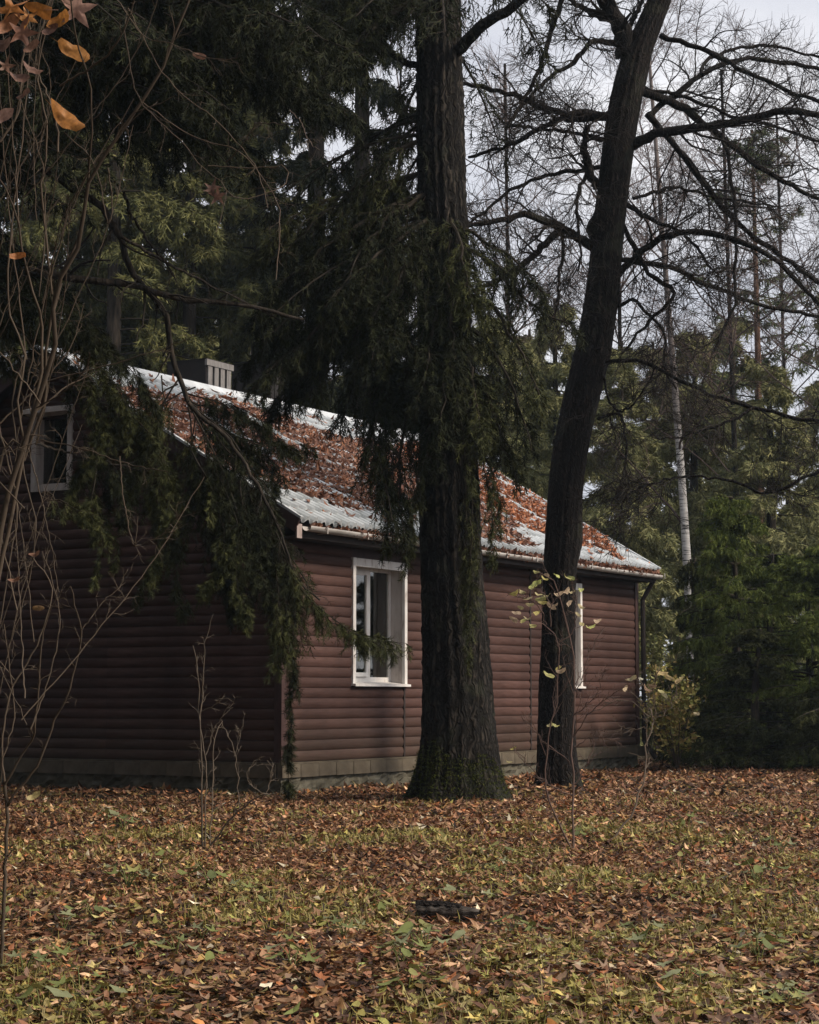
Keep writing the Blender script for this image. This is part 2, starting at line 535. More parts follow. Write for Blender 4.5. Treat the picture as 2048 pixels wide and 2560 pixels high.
PAL_ACCENT = np.array([(.42, .36, .14), (.38, .17, .06), (.44, .37, .26), (.26, .29, .09), (.34, .13, .06), (.48, .42, .30)])
PAL_ROOF = np.array([(.19, .085, .052), (.24, .11, .068), (.15, .066, .042), (.31, .165, .11), (.27, .11, .05), (.11, .05, .035)])

# ================================================================== ground
HC = GP(700, 1988)                                       # near ground corner of the house
HL, HW = 11.76, 8.2                                       # long wall, gable wall
HA = math.radians(60)
HU, HV = np.array([math.cos(HA), math.sin(HA), 0]), np.array([-math.sin(HA), math.cos(HA), 0])
def to_house(x, y):
    dx, dy = x - HC[0], y - HC[1]
    return dx * HU[0] + dy * HU[1], dx * HV[0] + dy * HV[1]
def in_house(x, y, pad=0.0):
    t, s = to_house(x, y)
    return (t > -pad) & (t < HL + pad) & (s > -pad) & (s < HW + pad)

xs = np.unique(np.concatenate([np.linspace(-400, -16, 14), np.linspace(-16, 20, 121), np.linspace(20, 400, 14)]))
ys = np.unique(np.concatenate([np.linspace(-60, 3, 10), np.linspace(3, 60, 191), np.linspace(60, 700, 20)]))
gx, gy = np.meshgrid(xs, ys)
gv = np.stack([gx, gy, gz(gx, gy)], -1).reshape(-1, 3)
nx_ = len(xs)
i_, j_ = np.meshgrid(np.arange(nx_ - 1), np.arange(len(ys) - 1))
a_ = (j_ * nx_ + i_).ravel()
GROUND = MB().add(gv, q=np.stack([a_, a_ + 1, a_ + nx_ + 1, a_ + nx_], 1)).build('ground', M['soil'], smooth=True)
tag(GROUND, 'dark soil of the yard under fallen leaves and grass', None, None, 'structure')

# leaf shapes: unit size, curled, lying in XY
def leaf_template(kind, rng, detail=1):
    if kind in ('oval', 'four'):
        n = (6 if kind == 'oval' else 4) * detail
        a = np.arange(n) / n * 2 * np.pi
        r = 0.5 * (1 + 0.25 * np.cos(2 * a)) * rng.uniform(0.85, 1.15, n)
        o = np.stack([r * np.cos(a) * 1.1, r * np.sin(a) * 0.72], 1)
    else:
        n = 10 * detail
        a = np.arange(n) / n * 2 * np.pi
        r = (0.5 + 0.22 * np.cos(5 * a)) * rng.uniform(0.85, 1.15, n)
        o = np.stack([r * np.cos(a), r * np.sin(a)], 1)
    cu, cv, tw = rng.uniform(0.1, 0.7), rng.uniform(-0.3, 0.8), rng.uniform(-0.5, 0.5)
    z = cu * o[:, 0] ** 2 + cv * o[:, 1] ** 2 + tw * o[:, 0] * o[:, 1] + rng.normal(0, 0.05, n)
    v = np.vstack([[0, 0, 0], np.column_stack([o, z])])
    t = np.array([(0, 1 + k, 1 + (k + 1) % n) for k in range(n)])
    return v, t
_lr = np.random.default_rng(5)
LEAF_LOW = [leaf_template('oval', _lr) for _ in range(6)]
LEAF_FOUR = [leaf_template('four', _lr) for _ in range(6)]
LEAF_MAPLE = [leaf_template('maple', _lr) for _ in range(5)]
def scatter_leaves(mb, P, size, col, tmpl, tilt=0.5, normal=None, rng=RNG):
    n = len(P)
    nrm = np.array([[0, 0, 1.0]]) if normal is None else np.asarray(normal)[None]
    Z = unit(nrm + rng.normal(0, tilt, (n, 3)))
    X = unit(np.cross(rng.normal(size=(n, 3)), Z))
    Y = np.cross(Z, X)
    flip = np.where(rng.random(n) < 0.4, -1, 1)[:, None, None]
    wh = rng.integers(0, len(tmpl), n)
    for k in range(len(tmpl)):
        i = np.where(wh == k)[0]
        if not len(i):
            continue
        tv, tt = tmpl[k]
        vv = P[i][:, None] + size[i][:, None, None] * (tv[None, :, 0:1] * X[i][:, None] + tv[None, :, 1:2] * Y[i][:, None] + flip[i] * tv[None, :, 2:3] * Z[i][:, None])
        mb.add(vv, t=tt[None] + (np.arange(len(i)) * len(tv))[:, None, None], c=np.repeat(col[i], len(tv), 0))
def sample_ground(y0, y1, dens, pad=1.6):
    n = int(dens * (y1 - y0) * (0.41 * (y0 + y1) / 2 + 2 * pad))
    y = y0 + (y1 - y0) * RNG.random(n) ** 0.8
    x = RNG.uniform(-1, 1, n) * (0.205 * y + pad)
    k = ~in_house(x, y, 0.02)
    return x[k], y[k]
def floor_colours(x, y, accent=0.045):
    n = len(x)
    g = vnoise(x, y, 1.6, 4) * 0.75 + vnoise(x, y, 5.0, 9) * 0.45 - 0.1
    dist_house = np.maximum(0, np.minimum(1, (24.5 - y) / 6.0))          # leaves lie thicker by the house and trees
    pg = np.clip((g - 0.44) * 2.6, 0, 0.7) * (0.05 + 0.7 * dist_house)
    c = PAL_FLOOR[RNG.integers(0, len(PAL_FLOOR), n)]
    k = RNG.random(n) < pg
    c[k] = PAL_GREEN[RNG.integers(0, len(PAL_GREEN), k.sum())]
    k = RNG.random(n) < accent
    c[k] = PAL_ACCENT[RNG.integers(0, len(PAL_ACCENT), k.sum())]
    return c * np.clip(RNG.lognormal(-.12, .42, (n, 1)), .3, 2.0) 
litter = MB()
for y0, y1, de, s0, s1, tm in ((6.4, 11, 950, .03, .07, LEAF_MAPLE[:1] + LEAF_LOW[:4]), (11, 17, 700, .035, .08, LEAF_FOUR), (17, 26, 360, .05, .10, LEAF_FOUR), (26, 40, 125, .075, .14, LEAF_FOUR)):
    x, y = sample_ground(y0, y1, de)
    z = gz(x, y) + RNG.uniform(0.006, 0.06, len(x))
    scatter_leaves(litter, np.column_stack([x, y, z]), RNG.uniform(s0, s1, len(x)), floor_colours(x, y), tm, 0.24)
tag(litter.build('leaf_litter', M['leaf']), 'brown fallen leaves carpeting the yard', 'leaves', None, 'stuff')

grass = MB()
for y0, y1, de in ((6.4, 12, 900), (12, 20, 620), (20, 27, 150)):
    x, y = sample_ground(y0, y1, de, 1.6)
    g = vnoise(x, y, 1.6, 4) * 0.75 + vnoise(x, y, 5.0, 9) * 0.45 - 0.1
    k = RNG.random(len(x)) < np.clip((g - 0.48) * 2.0, 0.02, .6)
    x, y = x[k], y[k]
    n = len(x)
    h = RNG.uniform(0.03, 0.12, n)
    a = RNG.uniform(0, 6.28, n)
    lean = RNG.uniform(0.1, 0.9, n) * h
    wd = RNG.uniform(0.0018, 0.0038, n) * (0.6 + y / 20)
    b = np.column_stack([x, y, gz(x, y)])
    d = np.column_stack([np.cos(a), np.sin(a), np.zeros(n)])
    s = np.column_stack([-np.sin(a), np.cos(a), np.zeros(n)])
    up = np.array([[0, 0, 1.0]])
    mid = b + d * (lean * 0.3)[:, None] + up * (h * 0.6)[:, None]
    tip = b + d * lean[:, None] + up * h[:, None]
    v = np.stack([b - s * wd[:, None], b + s * wd[:, None], mid - s * wd[:, None] * .8, mid + s * wd[:, None] * .8, tip], 1)
    o = (np.arange(n) * 5)[:, None, None]
    c = np.array([(.28, .23, .06), (.24, .20, .05), (.33, .27, .10), (.21, .20, .05), (.36, .29, .14)])[RNG.integers(0, 5, n)]
    grass.add(v, t=np.array([(0, 1, 3), (0, 3, 2), (2, 3, 4)])[None] + o, c=np.repeat(c, 5, 0))
tag(grass.build('grass', M['grass']), 'thin yellow-green grass growing up through the fallen leaves', 'grass', None, 'stuff')

# the leaves that show largest: one object each, on the ground
def leaf_mat_random(name, stops):
    m, t, b, o = material(name)
    oi = N(t, 'ShaderNodeObjectInfo')
    col = ramp(t, oi.outputs['Random'], stops)
    f = noise(t, 9.0, 3)
    mr = N(t, 'ShaderNodeMapRange')
    mr.inputs['To Min'].default_value, mr.inputs['To Max'].default_value = 0.6, 1.4
    t.links.new(f, mr.inputs['Value'])
    mm = N(t, 'ShaderNodeMix', data_type='RGBA', blend_type='MULTIPLY')
    mm.inputs['Factor'].default_value = 1
    t.links.new(col, mm.inputs['A'])
    t.links.new(mr.outputs['Result'], mm.inputs['B'])
    t.links.new(mm.outputs['Result'], b.inputs['Base Color'])
    b.inputs['Roughness'].default_value = 0.6
    set_spec(b, 0.25)
    return m
M['leaf_obj'] = leaf_mat_random('fallen_leaf', [(0, (.10, .055, .035)), (.18, (.17, .095, .06)), (.36, (.25, .16, .10)), (.5, (.13, .07, .048)), (.62, (.31, .22, .14)),
                                               (.72, (.24, .10, .045)), (.82, (.22, .20, .075)), (.9, (.38, .32, .12)), (.96, (.38, .15, .04)), (1, (.42, .37, .25))])
def detailed_leaf(kind, rng):
    """lobed leaf with stalk, rim curled: about 40 triangles"""
    n = 20 if kind == 'maple' else 14
    a = np.arange(n) / n * 2 * np.pi
    if kind == 'maple':
        r = 0.36 + 0.2 * np.cos(5 * a) ** 3 + 0.05 * np.cos(10 * a)
        o = np.stack([r * np.cos(a), r * np.sin(a)], 1)
    else:
        r = 0.48 + 0.08 * np.cos(2 * a)
        o = np.stack([r * np.cos(a) * 1.15, r * np.sin(a) * 0.66], 1)
    o *= rng.uniform(0.9, 1.1, (n, 1))
    cu, cv, tw = rng.uniform(0.1, 0.9), rng.uniform(-0.2, 0.9), rng.uniform(-0.6, 0.6)
    zf = lambda p: cu * p[:, 0] ** 2 + cv * p[:, 1] ** 2 + tw * p[:, 0] * p[:, 1]
    inn = o * 0.5
    v = np.vstack([[0, 0, 0], np.column_stack([inn, zf(inn)]), np.column_stack([o, zf(o) + rng.normal(0, 0.03, n)]), [[-0.5, 0.01, 0.0], [-0.5, -0.01, 0.0], [-0.95, 0.05, 0.06]]])
    t = [(0, 1 + k, 1 + (k + 1) % n) for k in range(n)]
    q = [(1 + k, 1 + n + k, 1 + n + (k + 1) % n, 1 + (k + 1) % n) for k in range(n)]
    t.append((1 + 2 * n, 2 + 2 * n, 3 + 2 * n))
    return v, q, t
LEAF_MESH = []
for k in range(10):
    v, q, t = detailed_leaf('maple' if k % 2 else 'oval', _lr)
    me = MB().add(v, q=q, t=t).mesh('fallen_leaf', smooth=True)
    me.materials.append(M['leaf_obj'])
    LEAF_MESH.append(me)
for k in range(300):
    y = 7.4 + 2.3 * random.random() ** 1.1
    x = random.uniform(-1, 1) * (0.205 * y + 0.05)
    link_copy(LEAF_MESH[k % 10], 'fallen_leaf', GROUND, (x, y, float(gz(x, y)) + random.uniform(0.035, 0.055)),
              (random.gauss(0, 0.3), random.gauss(0, 0.3), random.uniform(0, 6.28)), (random.uniform(0.045, 0.085),) * 3)

# ================================================================== house
HOUSE = empty('house', HC, 'low brown timber-clad house with pale leaf-strewn roof behind the trees', 'house', rz=HA)
def hpart(mb, name, mat, parent=None, smooth=False):
    return mb.build(name, mat, parent or HOUSE, smooth=smooth)
Z0, Z1 = 0.41, 3.44
RS, RZ, ES, EZ, VO, VF = HW / 2, None, -0.42, None, 0.24, 0.0           # ridge line, eave line, verge overhang
# roof heights from where the eave corner and the ridge end show in the photograph
def z_at(t, s, ypx):
    p = HC + HU * t + HV * s
    q = PX(CX + F_PX * p[0] / p[1], ypx, p[1])
    return q[2]
EZ = z_at(-VO, ES, 1303)
RZ = 0.5 * (z_at(HL + VF, RS, 1117) + z_at(1.0, RS, 903))
SL = (RZ - EZ) / (RS - ES)
def roof_z(s):
    return EZ + SL * (s - ES)
WIN = [(1.77, 3.27), (7.84, 9.34)]
WZ0, WZ1 = 1.49, 3.24
# inner wall shells with real openings
wall_l = MB()
TH = 0.3
cuts = [0, WIN[0][0], WIN[0][1], WIN[1][0], WIN[1][1], HL]
for k in range(5):
    a, b = cuts[k], cuts[k + 1]
    if k in (1, 3):
        wall_l.box((a, 0.02, 0.3), (b, TH, WZ0)).box((a, 0.02, WZ1), (b, TH, Z1 + .06))
    else:
        wall_l.box((a, 0.02, 0.3), (b, TH, Z1 + .06))
WALL_L = hpart(wall_l, 'long_wall', M['trim_brown'])
AW = (3.59, 4.32, 4.27, 5.32)                                 # attic window s0 s1 z0 z1
wg = MB()
def gable_poly(mb, s0, s1, z0, ztop0, ztop1, x0, x1):
    v = [(x0, s0, z0), (x0, s1, z0), (x0, s1, ztop1), (x0, s0, ztop0), (x1, s0, z0), (x1, s1, z0), (x1, s1, ztop1), (x1, s0, ztop0)]
    mb.add(v, q=[(0, 3, 2, 1), (4, 5, 6, 7), (0, 1, 5, 4), (1, 2, 6, 5), (2, 3, 7, 6), (3, 0, 4, 7)])
zr = lambda s: EZ + SL * ((s if s <= RS else HW - s) - ES) - 0.10
for s0, s1, z0, full in ((0.0, AW[0], 0.3, 1), (AW[1], HW, 0.3, 1), (AW[0], AW[1], 0.3, 0), (AW[0], AW[1], AW[3], 1)):
    if not full:
        wg.box((0.02, s0, z0), (TH, s1, AW[2]))
    elif s0 < RS < s1:
        gable_poly(wg, s0, RS, z0, zr(s0), zr(RS), 0.02, TH)
        gable_poly(wg, RS, s1, z0, zr(RS), zr(s1), 0.02, TH)
    else:
        gable_poly(wg, s0, s1, z0, zr(s0), zr(s1), 0.02, TH)
WALL_G = hpart(wg, 'gable_wall', M['trim_brown'])
wb = MB()
wb.box((0, HW - TH, 0.3), (HL, HW - .01, Z1 + .06))
gable_poly(wb, 0, RS, 0.3, zr(0), zr(RS), HL - TH, HL - .01)
gable_poly(wb, RS, HW, 0.3, zr(RS), zr(HW), HL - TH, HL - .01)
hpart(wb, 'back_wall', M['siding'])
hpart(MB().box((TH, TH, 0.34), (HL - TH, HW - TH, 0.4)).box((TH, TH, Z1 - .02), (HL - TH, HW - TH, Z1 + .04)), 'interior_floor', M['interior'])

# half-log siding boards, one object each
PITCH_B = 0.1412
def board_mesh(x0, x1, axis):
    """convex board of length x0..x1, face towards -normal, height one pitch"""
    prof = []
    for k in range(7):
        u = k / 6
        z = 0.004 + u * (PITCH_B - 0.006)
        d = 0.006 + 0.026 * math.sin(math.pi * min(1, max(0, u * 0.94 + 0.03))) ** 0.6
        prof.append((d, z))
    prof = [(-0.01, 0.004)] + prof + [(-0.01, PITCH_B - 0.002)]
    v, q = [], []
    for x in (x0, x1):
        for d, z in prof:
            v.append((x, -d, z) if axis == 'x' else (-d, x, z))
    n = len(prof)
    for k in range(n - 1):
        q.append((k, n + k, n + k + 1, k + 1) if axis == 'x' else (k, k + 1, n + k + 1, n + k))
    mb = MB().add(v, q=q)
    c0 = [tuple(p) for p in v[:n]]
    return mb
_bcache = {}
def board(axis, a, b, z, parent):
    key = (axis, round(a, 3), round(b, 3))
    if key not in _bcache:
        me = board_mesh(a + 0.003, b - 0.003, axis).mesh('siding_board')
        me.materials.append(M['siding'])
        _bcache[key] = me
    return link_copy(_bcache[key], 'siding_board', parent, (0, 0, z))
SEAM = (3.225, 7.37)
nb = int((Z1 - Z0) / PITCH_B) + 1
for k in range(nb):
    z = Z0 + 0.02 + k * PITCH_B
    zt = z + PITCH_B
    segs = []
    if zt > WZ0 - 0.03 and z < WZ1 + 0.02:
        segs = [(0.06, WIN[0][0] - .01), (WIN[0][1] + .01, SEAM[1]), (SEAM[1], WIN[1][0] - .01), (WIN[1][1] + .01, HL - .1)]
    else:
        segs = [(0.06, SEAM[0]), (SEAM[0], SEAM[1]), (SEAM[1], HL - .1)]
    for a, b in segs:
        board('x', a, b, z, WALL_L)
k = 0
while True:
    z = Z0 + 0.02 + k * PITCH_B
    top = z + PITCH_B
    ss = (top + 0.12 - EZ) / SL + ES                           # where the roof underside meets the board top
    s0 = max(0.06, ss)
    s1 = min(HW - 0.06, HW - ss)
    if s1 - s0 < 0.3:
        break
    if top > AW[2] - 0.05 and z < AW[3] + 0.03:
        segs = [(s0, AW[0] - .01), (AW[1] + .01, s1)]
    else:
        segs = [(s0, 2.9), (2.9, 5.6), (5.6, s1)] if s1 > 5.9 else [(s0, s1)]
    for a, b in segs:
        if b - a > 0.05:
            board('y', a, b, z, WALL_G)
    k += 1
# corner boards and seam battens
hpart(MB().box((-.045, -.048, Z0 + .02), (.075, -.006, Z1 + .02)).box((-.045, -.006, Z0 + .02), (-.006, .07, Z1 + .02)), 'corner_board', M['trim_brown'])
hpart(MB().box((HL - .11, -.048, Z0 + .02), (HL + .03, .03, Z1 + .02)), 'corner_board', M['trim_brown'])
hpart(MB().box((SEAM[0] - .022, -.036, Z0 + .02), (SEAM[0] + .022, -.002, WZ0 - .07)), 'seam_batten', M['dark_trim'])
hpart(MB().box((SEAM[1] - .022, -.036, Z0 + .02), (SEAM[1] + .022, -.002, Z1)), 'seam_batten', M['dark_trim'])

# plinth: rough footing with a course of slabs
pl = MB()
def rough_wall(mb, p0, p1, z0, z1, nrm, n=120, amp=0.018):
    p0, p1, nrm = np.array(p0), np.array(p1), np.array(nrm)
    u = np.linspace(0, 1, n)
    zz = np.linspace(z0, z1, 8)
    P = p0[None, None] * (1 - u)[None, :, None] + p1[None, None] * u[None, :, None]
    P = np.repeat(P, 8, 0)
    P[:, :, 2] = zz[:, None]
    r = np.random.default_rng(2).normal(0, amp, (8, n))
    P = P + nrm[None, None] * r[:, :, None]
    i, j = np.meshgrid(np.arange(n - 1), np.arange(7))
    a = (j * n + i).ravel()
    mb.add(P, q=np.stack([a, a + 1, a + n + 1, a + n], 1))
rough_wall(pl, (-.02, -.02, 0), (HL + .02, -.02, 0), -.15, .24, (0, -1, 0))
rough_wall(pl, (-.02, HW + .02, 0), (-.02, -.02, 0), -.15, .24, (-1, 0, 0), 100)
pl.box((0.0, 0.0, -.15), (HL, HW, .33))
PLINTH = hpart(pl, 'plinth', M['concrete'])
sl_me = MB().box((0.004, -.075, .225), (.446, .01, .4)).mesh('plinth_slab')
sl_me.materials.append(M['capstone'])
x = -0.06
while x < HL:
    link_copy(sl_me, 'plinth_slab', PLINTH, (x, random.uniform(-.004, .004), random.uniform(-.004, .004)))
    x += 0.45
sg_me = MB().box((-.075, .004, .225), (.01, .446, .4)).mesh('plinth_slab')
sg_me.materials.append(M['capstone'])
y = 0.02
while y < HW:
    link_copy(sg_me, 'plinth_slab', PLINTH, (random.uniform(-.004, .004), y, random.uniform(-.004, .004)))
    y += 0.45
hpart(MB().box((-.06, -.062, .402), (HL, .0, .425)), 'sill_strip', M['capstone'])
hpart(MB().box((-.062, .0, .402), (0, HW, .425)), 'sill_strip', M['capstone'])

# windows in the long wall
def window(t0, t1):
    e = bpy.data.objects.new('window', None)
    COL.objects.link(e)
    e.parent = HOUSE
    W = lambda a, b, name, mat=M['white_paint']: MB().box(a, b).build(name, mat, e)
    D = 0.2                                                    # frame sits this deep
    W((t0 - .01, -.05, WZ0 - .02), (t0 + .065, -.004, WZ1 + .02), 'casing_board')
    W((t1 - .065, -.05, WZ0 - .02), (t1 + .01, -.004, WZ1 + .02), 'casing_board')
    W((t0 + .066, -.046, WZ1 - .10), (t1 - .066, -.004, WZ1 + .018), 'casing_board')
    W((t0 + .02, -.004, WZ0), (t0 + .05, D + .06, WZ1), 'reveal_board', M['reveal'])
    W((t1 - .05, -.004, WZ0), (t1 - .02, D + .06, WZ1), 'reveal_board', M['reveal'])
    W((t0 + .05, -.004, WZ1 - .07), (t1 - .05, D + .06, WZ1 - .04), 'reveal_board', M['white_paint'])
    s = MB()
    s.add([(t0 - .02, -.10, WZ0 - .045), (t1 + .03, -.10, WZ0 - .045), (t1 + .03, D, WZ0 - .02), (t0 - .02, D, WZ0 - .02),
           (t0 - .02, -.10, WZ0 - .012), (t1 + .03, -.10, WZ0 - .012), (t1 + .03, D, WZ0 + .022), (t0 - .02, D, WZ0 + .022)],
          q=[(0, 3, 2, 1), (4, 5, 6, 7), (0, 1, 5, 4), (1, 2, 6, 5), (2, 3, 7, 6), (3, 0, 4, 7)])
    s.build('window_sill', M['white_paint'], e)
    a, b, z0, z1 = t0 + .05, t1 - .05, WZ0 + .02, WZ1 - .07
    mid = (a + b) / 2 + .06
    fr = MB()
    fr.box((a, D, z0), (b, D + .06, z0 + .07)).box((a, D, z1 - .06), (b, D + .06, z1)).box((a, D + .001, z0 + .07), (a + .06, D + .059, z1 - .06)).box((b - .06, D + .001, z0 + .07), (b, D + .059, z1 - .06))
    fr.box((mid - .045, D - .004, z0 + .07), (mid + .045, D + .058, z1 - .06))
    fr.build('window_frame', M['white_paint'], e)
    # opening casement on the near side
    c0, c1, y0, y1 = a + .065, mid - .05, D - .035, D + .02
    sh = MB()
    zz0, zz1 = z0 + .075, z1 - .065
    sh.box((c0, y0, zz0), (c1, y1, zz0 + .06)).box((c0, y0, zz1 - .06), (c1, y1, zz1)).box((c0, y0 + .001, zz0 + .06), (c0 + .055, y1 - .001, zz1 - .06)).box((c1 - .055, y0 + .001, zz0 + .06), (c1, y1 - .001, zz1 - .06))
    sash = sh.build('window_sash', M['white_paint'], e)
    MB().box((c0 + .05, D - .012, zz0 + .055), (c1 - .05, D - .008, zz1 - .055)).build('pane', M['glass'], sash)
    MB().box((mid + .043, D + .02, z0 + .068), (b - .058, D + .024, z1 - .058)).build('pane', M['glass'], e)
    # curtain hanging inside
    n = 60
    u = np.linspace(0, 1, n)
    cx_ = a + .05 + u * (b - a - .1)
    cy_ = D + .22 + .025 * np.sin(u * 70) + .01 * np.sin(u * 31)
    v = np.concatenate([np.column_stack([cx_, cy_, np.full(n, z0 - .1)]), np.column_stack([cx_, cy_, np.full(n, z1 + .05)])])
    q = [(k, k + 1, n + k + 1, n + k) for k in range(n - 1)]
    MB().add(v, q=q).build('curtain', M['curtain'], e, smooth=True)
    return e
for a, b in WIN:
    window(a, b)
# attic window in the gable
e = bpy.data.objects.new('attic_window', None)
COL.objects.link(e)
e.parent = HOUSE
s0, s1, z0, z1 = AW
def AB(a, b, name, mat=M['reveal']):
    return MB().box(a, b).build(name, mat, e)
AB((-.05, s0 - .01, z0 - .02), (-.004, s0 + .075, z1 + .02), 'casing_board')
AB((-.05, s1 - .075, z0 - .02), (-.004, s1 + .01, z1 + .02), 'casing_board')
AB((-.047, s0 + .076, z0 - .02), (-.004, s1 - .076, z0 + .08), 'casing_board')
AB((-.004, s1 - .05, z0), (.2, s1 - .02, z1), 'reveal_board')
AB((-.004, s0 + .02, z0), (.2, s0 + .05, z1), 'reveal_board')
hood = MB().add([(-.20, s0 - .05, z1 + .05), (-.20, s1 + .05, z1 + .05), (-.004, s1 + .04, z1 + .02), (-.004, s0 - .04, z1 + .02),
                 (-.20, s0 - .05, z1 + .11), (-.20, s1 + .05, z1 + .11), (-.004, s1 + .04, z1 + .17), (-.004, s0 - .04, z1 + .17)],
                q=[(0, 1, 2, 3), (4, 7, 6, 5), (0, 4, 5, 1), (1, 5, 6, 2), (2, 6, 7, 3), (3, 7, 4, 0)])
hood.build('window_hood', M['reveal'], e)
AB((.14, s0 + .05, z0 + .0), (.18, s1 - .05, z0 + .07), 'window_frame')
AB((.16, s0 + .05, z0 + .07), (.165, s1 - .05, z1), 'pane', M['glass'])

# roof: battens under, overlapping wave-profile sheets on top
ROOF = MB()
def slope_pt(x, d, h, back=False):
    """d metres up the slope from the eave, h above it"""
    c, sn = 1 / math.hypot(1, SL), SL / math.hypot(1, SL)
    s, z = ES + d * c - h * sn, EZ + d * sn + h * c
    return (x, s if not back else HW - s, z)
SLEN = math.hypot(RS - ES, RZ - EZ)
for bk in (False, True):
    v = []
    for x_ in (-VO + .02, HL + VF - .02):
        for d, h in ((0.04, -.035), (SLEN - .01, -.035), (SLEN - .01, -.09), (0.04, -.09)):
            v.append(slope_pt(x_, d, h, bk))
    ROOF.add(v, q=[(0, 1, 5, 4), (1, 2, 6, 5), (2, 3, 7, 6), (3, 0, 4, 7), (0, 3, 2, 1), (4, 5, 6, 7)])
ROOF = hpart(ROOF, 'roof', M['dark_trim'])
WAVE, STEP, SHW = 0.2, 0.36, 1.0
ncol = int(math.ceil((HL + VO + VF) / SHW))
SHW = (HL + VO + VF) / ncol
nrow = int(math.ceil(SLEN / STEP))
STEP = SLEN / nrow
nw = round(SHW / WAVE)
def tile_mesh(back):
    nxs = nw * 8 + 1
    u = np.linspace(0, SHW, nxs)
    ph = u / (SHW / nw) * 2 * np.pi
    prof = 0.042 * np.maximum(-0.7, np.cos(ph)) + 0.016
    rows = [(-0.012, 0.0), (0.0, 0.040), (STEP * .5, 0.024), (STEP + .03, 0.004)]
    v = []
    for d, lift in rows:
        for k in range(nxs):
            h = prof[k] + lift if lift else prof[k] * 0.75
            c, sn = 1 / math.hypot(1, SL), SL / math.hypot(1, SL)
            s, z = d * c - h * sn, d * sn + h * c
            v.append((u[k], -s if back else s, z))
    q = []
    for r in range(len(rows) - 1):
        for k in range(nxs - 1):
            a = r * nxs + k
            f = (a, a + 1, a + nxs + 1, a + nxs)
            q.append(f[::-1] if back else f)
    tcol = np.tile(np.where(np.cos(ph) < -.35, .42, 1.0), len(rows))  # shade of the wave valleys painted into the vertex colour
    tcol[:2 * nxs] *= .8  # shade at the lower lip painted in too
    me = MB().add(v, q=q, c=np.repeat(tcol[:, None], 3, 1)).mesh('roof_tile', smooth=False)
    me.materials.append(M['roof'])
    return me
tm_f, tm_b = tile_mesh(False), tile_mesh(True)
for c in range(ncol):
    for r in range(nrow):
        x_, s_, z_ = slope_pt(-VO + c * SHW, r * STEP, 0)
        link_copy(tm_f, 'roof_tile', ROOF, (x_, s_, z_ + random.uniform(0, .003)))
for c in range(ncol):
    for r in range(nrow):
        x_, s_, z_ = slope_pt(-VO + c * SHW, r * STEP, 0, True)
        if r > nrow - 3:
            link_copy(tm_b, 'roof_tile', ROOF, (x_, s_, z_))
# ridge caps, verge boards, fascia, gutter
rc = MB()
nsec = 7
for k in range(nsec):
    x0 = -VO + k * (HL + VO + VF) / nsec - .02
    x1 = x0 + (HL + VO + VF) / nsec + .04
    mb = MB()
    pr = [(-.19, -.075), (-.06, .055), (0, .085), (.06, .055), (.19, -.075)]
    v = [(x_, RS + a, RZ + b + .03 + (0.004 if k % 2 else 0)) for x_ in (x0, x1) for a, b in pr]
    v += [(x_, RS + a, RZ + b + .018 + (0.004 if k % 2 else 0)) for x_ in (x0, x1) for a, b in pr]
    q = []
    for j in range(4):
        q += [(j, 5 + j, 6 + j, j + 1), (10 + j, 11 + j, 16 + j, 15 + j), (j, j + 1, 11 + j, 10 + j), (5 + j, 15 + j, 16 + j, 6 + j)]
    mb.add(v, q=q).build('ridge_cap', M['ridge'], ROOF)
def verge(x0, x1, bk):
    v = [slope_pt(x_, d, h, bk) for x_ in (x0, x1) for d, h in ((-.03, .055), (SLEN, .055), (SLEN, -.14), (-.03, -.14))]
    MB().add(v, q=[(0, 1, 2, 3), (7, 6, 5, 4), (0, 4, 5, 1), (1, 5, 6, 2), (2, 6, 7, 3), (3, 7, 4, 0)]).build('verge_board', M['trim_brown'], ROOF)
    v = [slope_pt(x_, d, h, bk) for x_ in (x0 - .02, x1 + .02) for d, h in ((-.04, .09), (SLEN, .09), (SLEN, .058), (-.04, .058))]
    MB().add(v, q=[(0, 1, 2, 3), (7, 6, 5, 4), (0, 4, 5, 1), (1, 5, 6, 2), (2, 6, 7, 3), (3, 7, 4, 0)]).build('verge_flashing', M['ridge'], ROOF)
for bk in (False, True):
    verge(-VO - .03, -VO, bk)
    verge(HL + VF, HL + VF + .03, bk)
EB = EZ - .02
MB().box((-VO, ES + .02, EB - .19), (HL + VF, ES + .05, EB - .035)).build('fascia', M['dark_trim'], ROOF)
MB().box((-VO - .02, ES - .0, EB - .20), (-VO + .10, ES + .02, EB - .01)).build('fascia_end', M['grey_paint'], ROOF)
MB().box((-VO, ES + .05, EB - .185), (HL + VF, -.05, EB - .165)).build('soffit', M['dark_trim'], ROOF)
gu = MB()
ng = 10
prof = [(-.07 * math.cos(math.pi * k / (ng - 1)), -.065 * math.sin(math.pi * k / (ng - 1))) for k in range(ng)]
prof2 = [(a * 1.06, b * 1.06 - .002) for a, b in prof]
gs, gz_ = ES - .06, EB - .035
for x0, x1, dz0, dz1 in ((-VO + .12, HL + VF, 0.0, -.03),):
    v = [(x0, gs + a, gz_ + dz0 + b) for a, b in prof] + [(x1, gs + a, gz_ + dz1 + b) for a, b in prof]
    v += [(x0, gs + a, gz_ + dz0 + b) for a, b in prof2] + [(x1, gs + a, gz_ + dz1 + b) for a, b in prof2]
    q = []
    for k in range(ng - 1):
        q += [(k, k + 1, ng + k + 1, ng + k), (2 * ng + k, 3 * ng + k, 3 * ng + k + 1, 2 * ng + k + 1)]
    q += [(0, ng, 3 * ng, 2 * ng), (ng - 1, 3 * ng - 1, 4 * ng - 1, 2 * ng - 1)]
    gu.add(v, q=q)
GUT = gu.build('gutter', M['gutter'], ROOF, smooth=True)
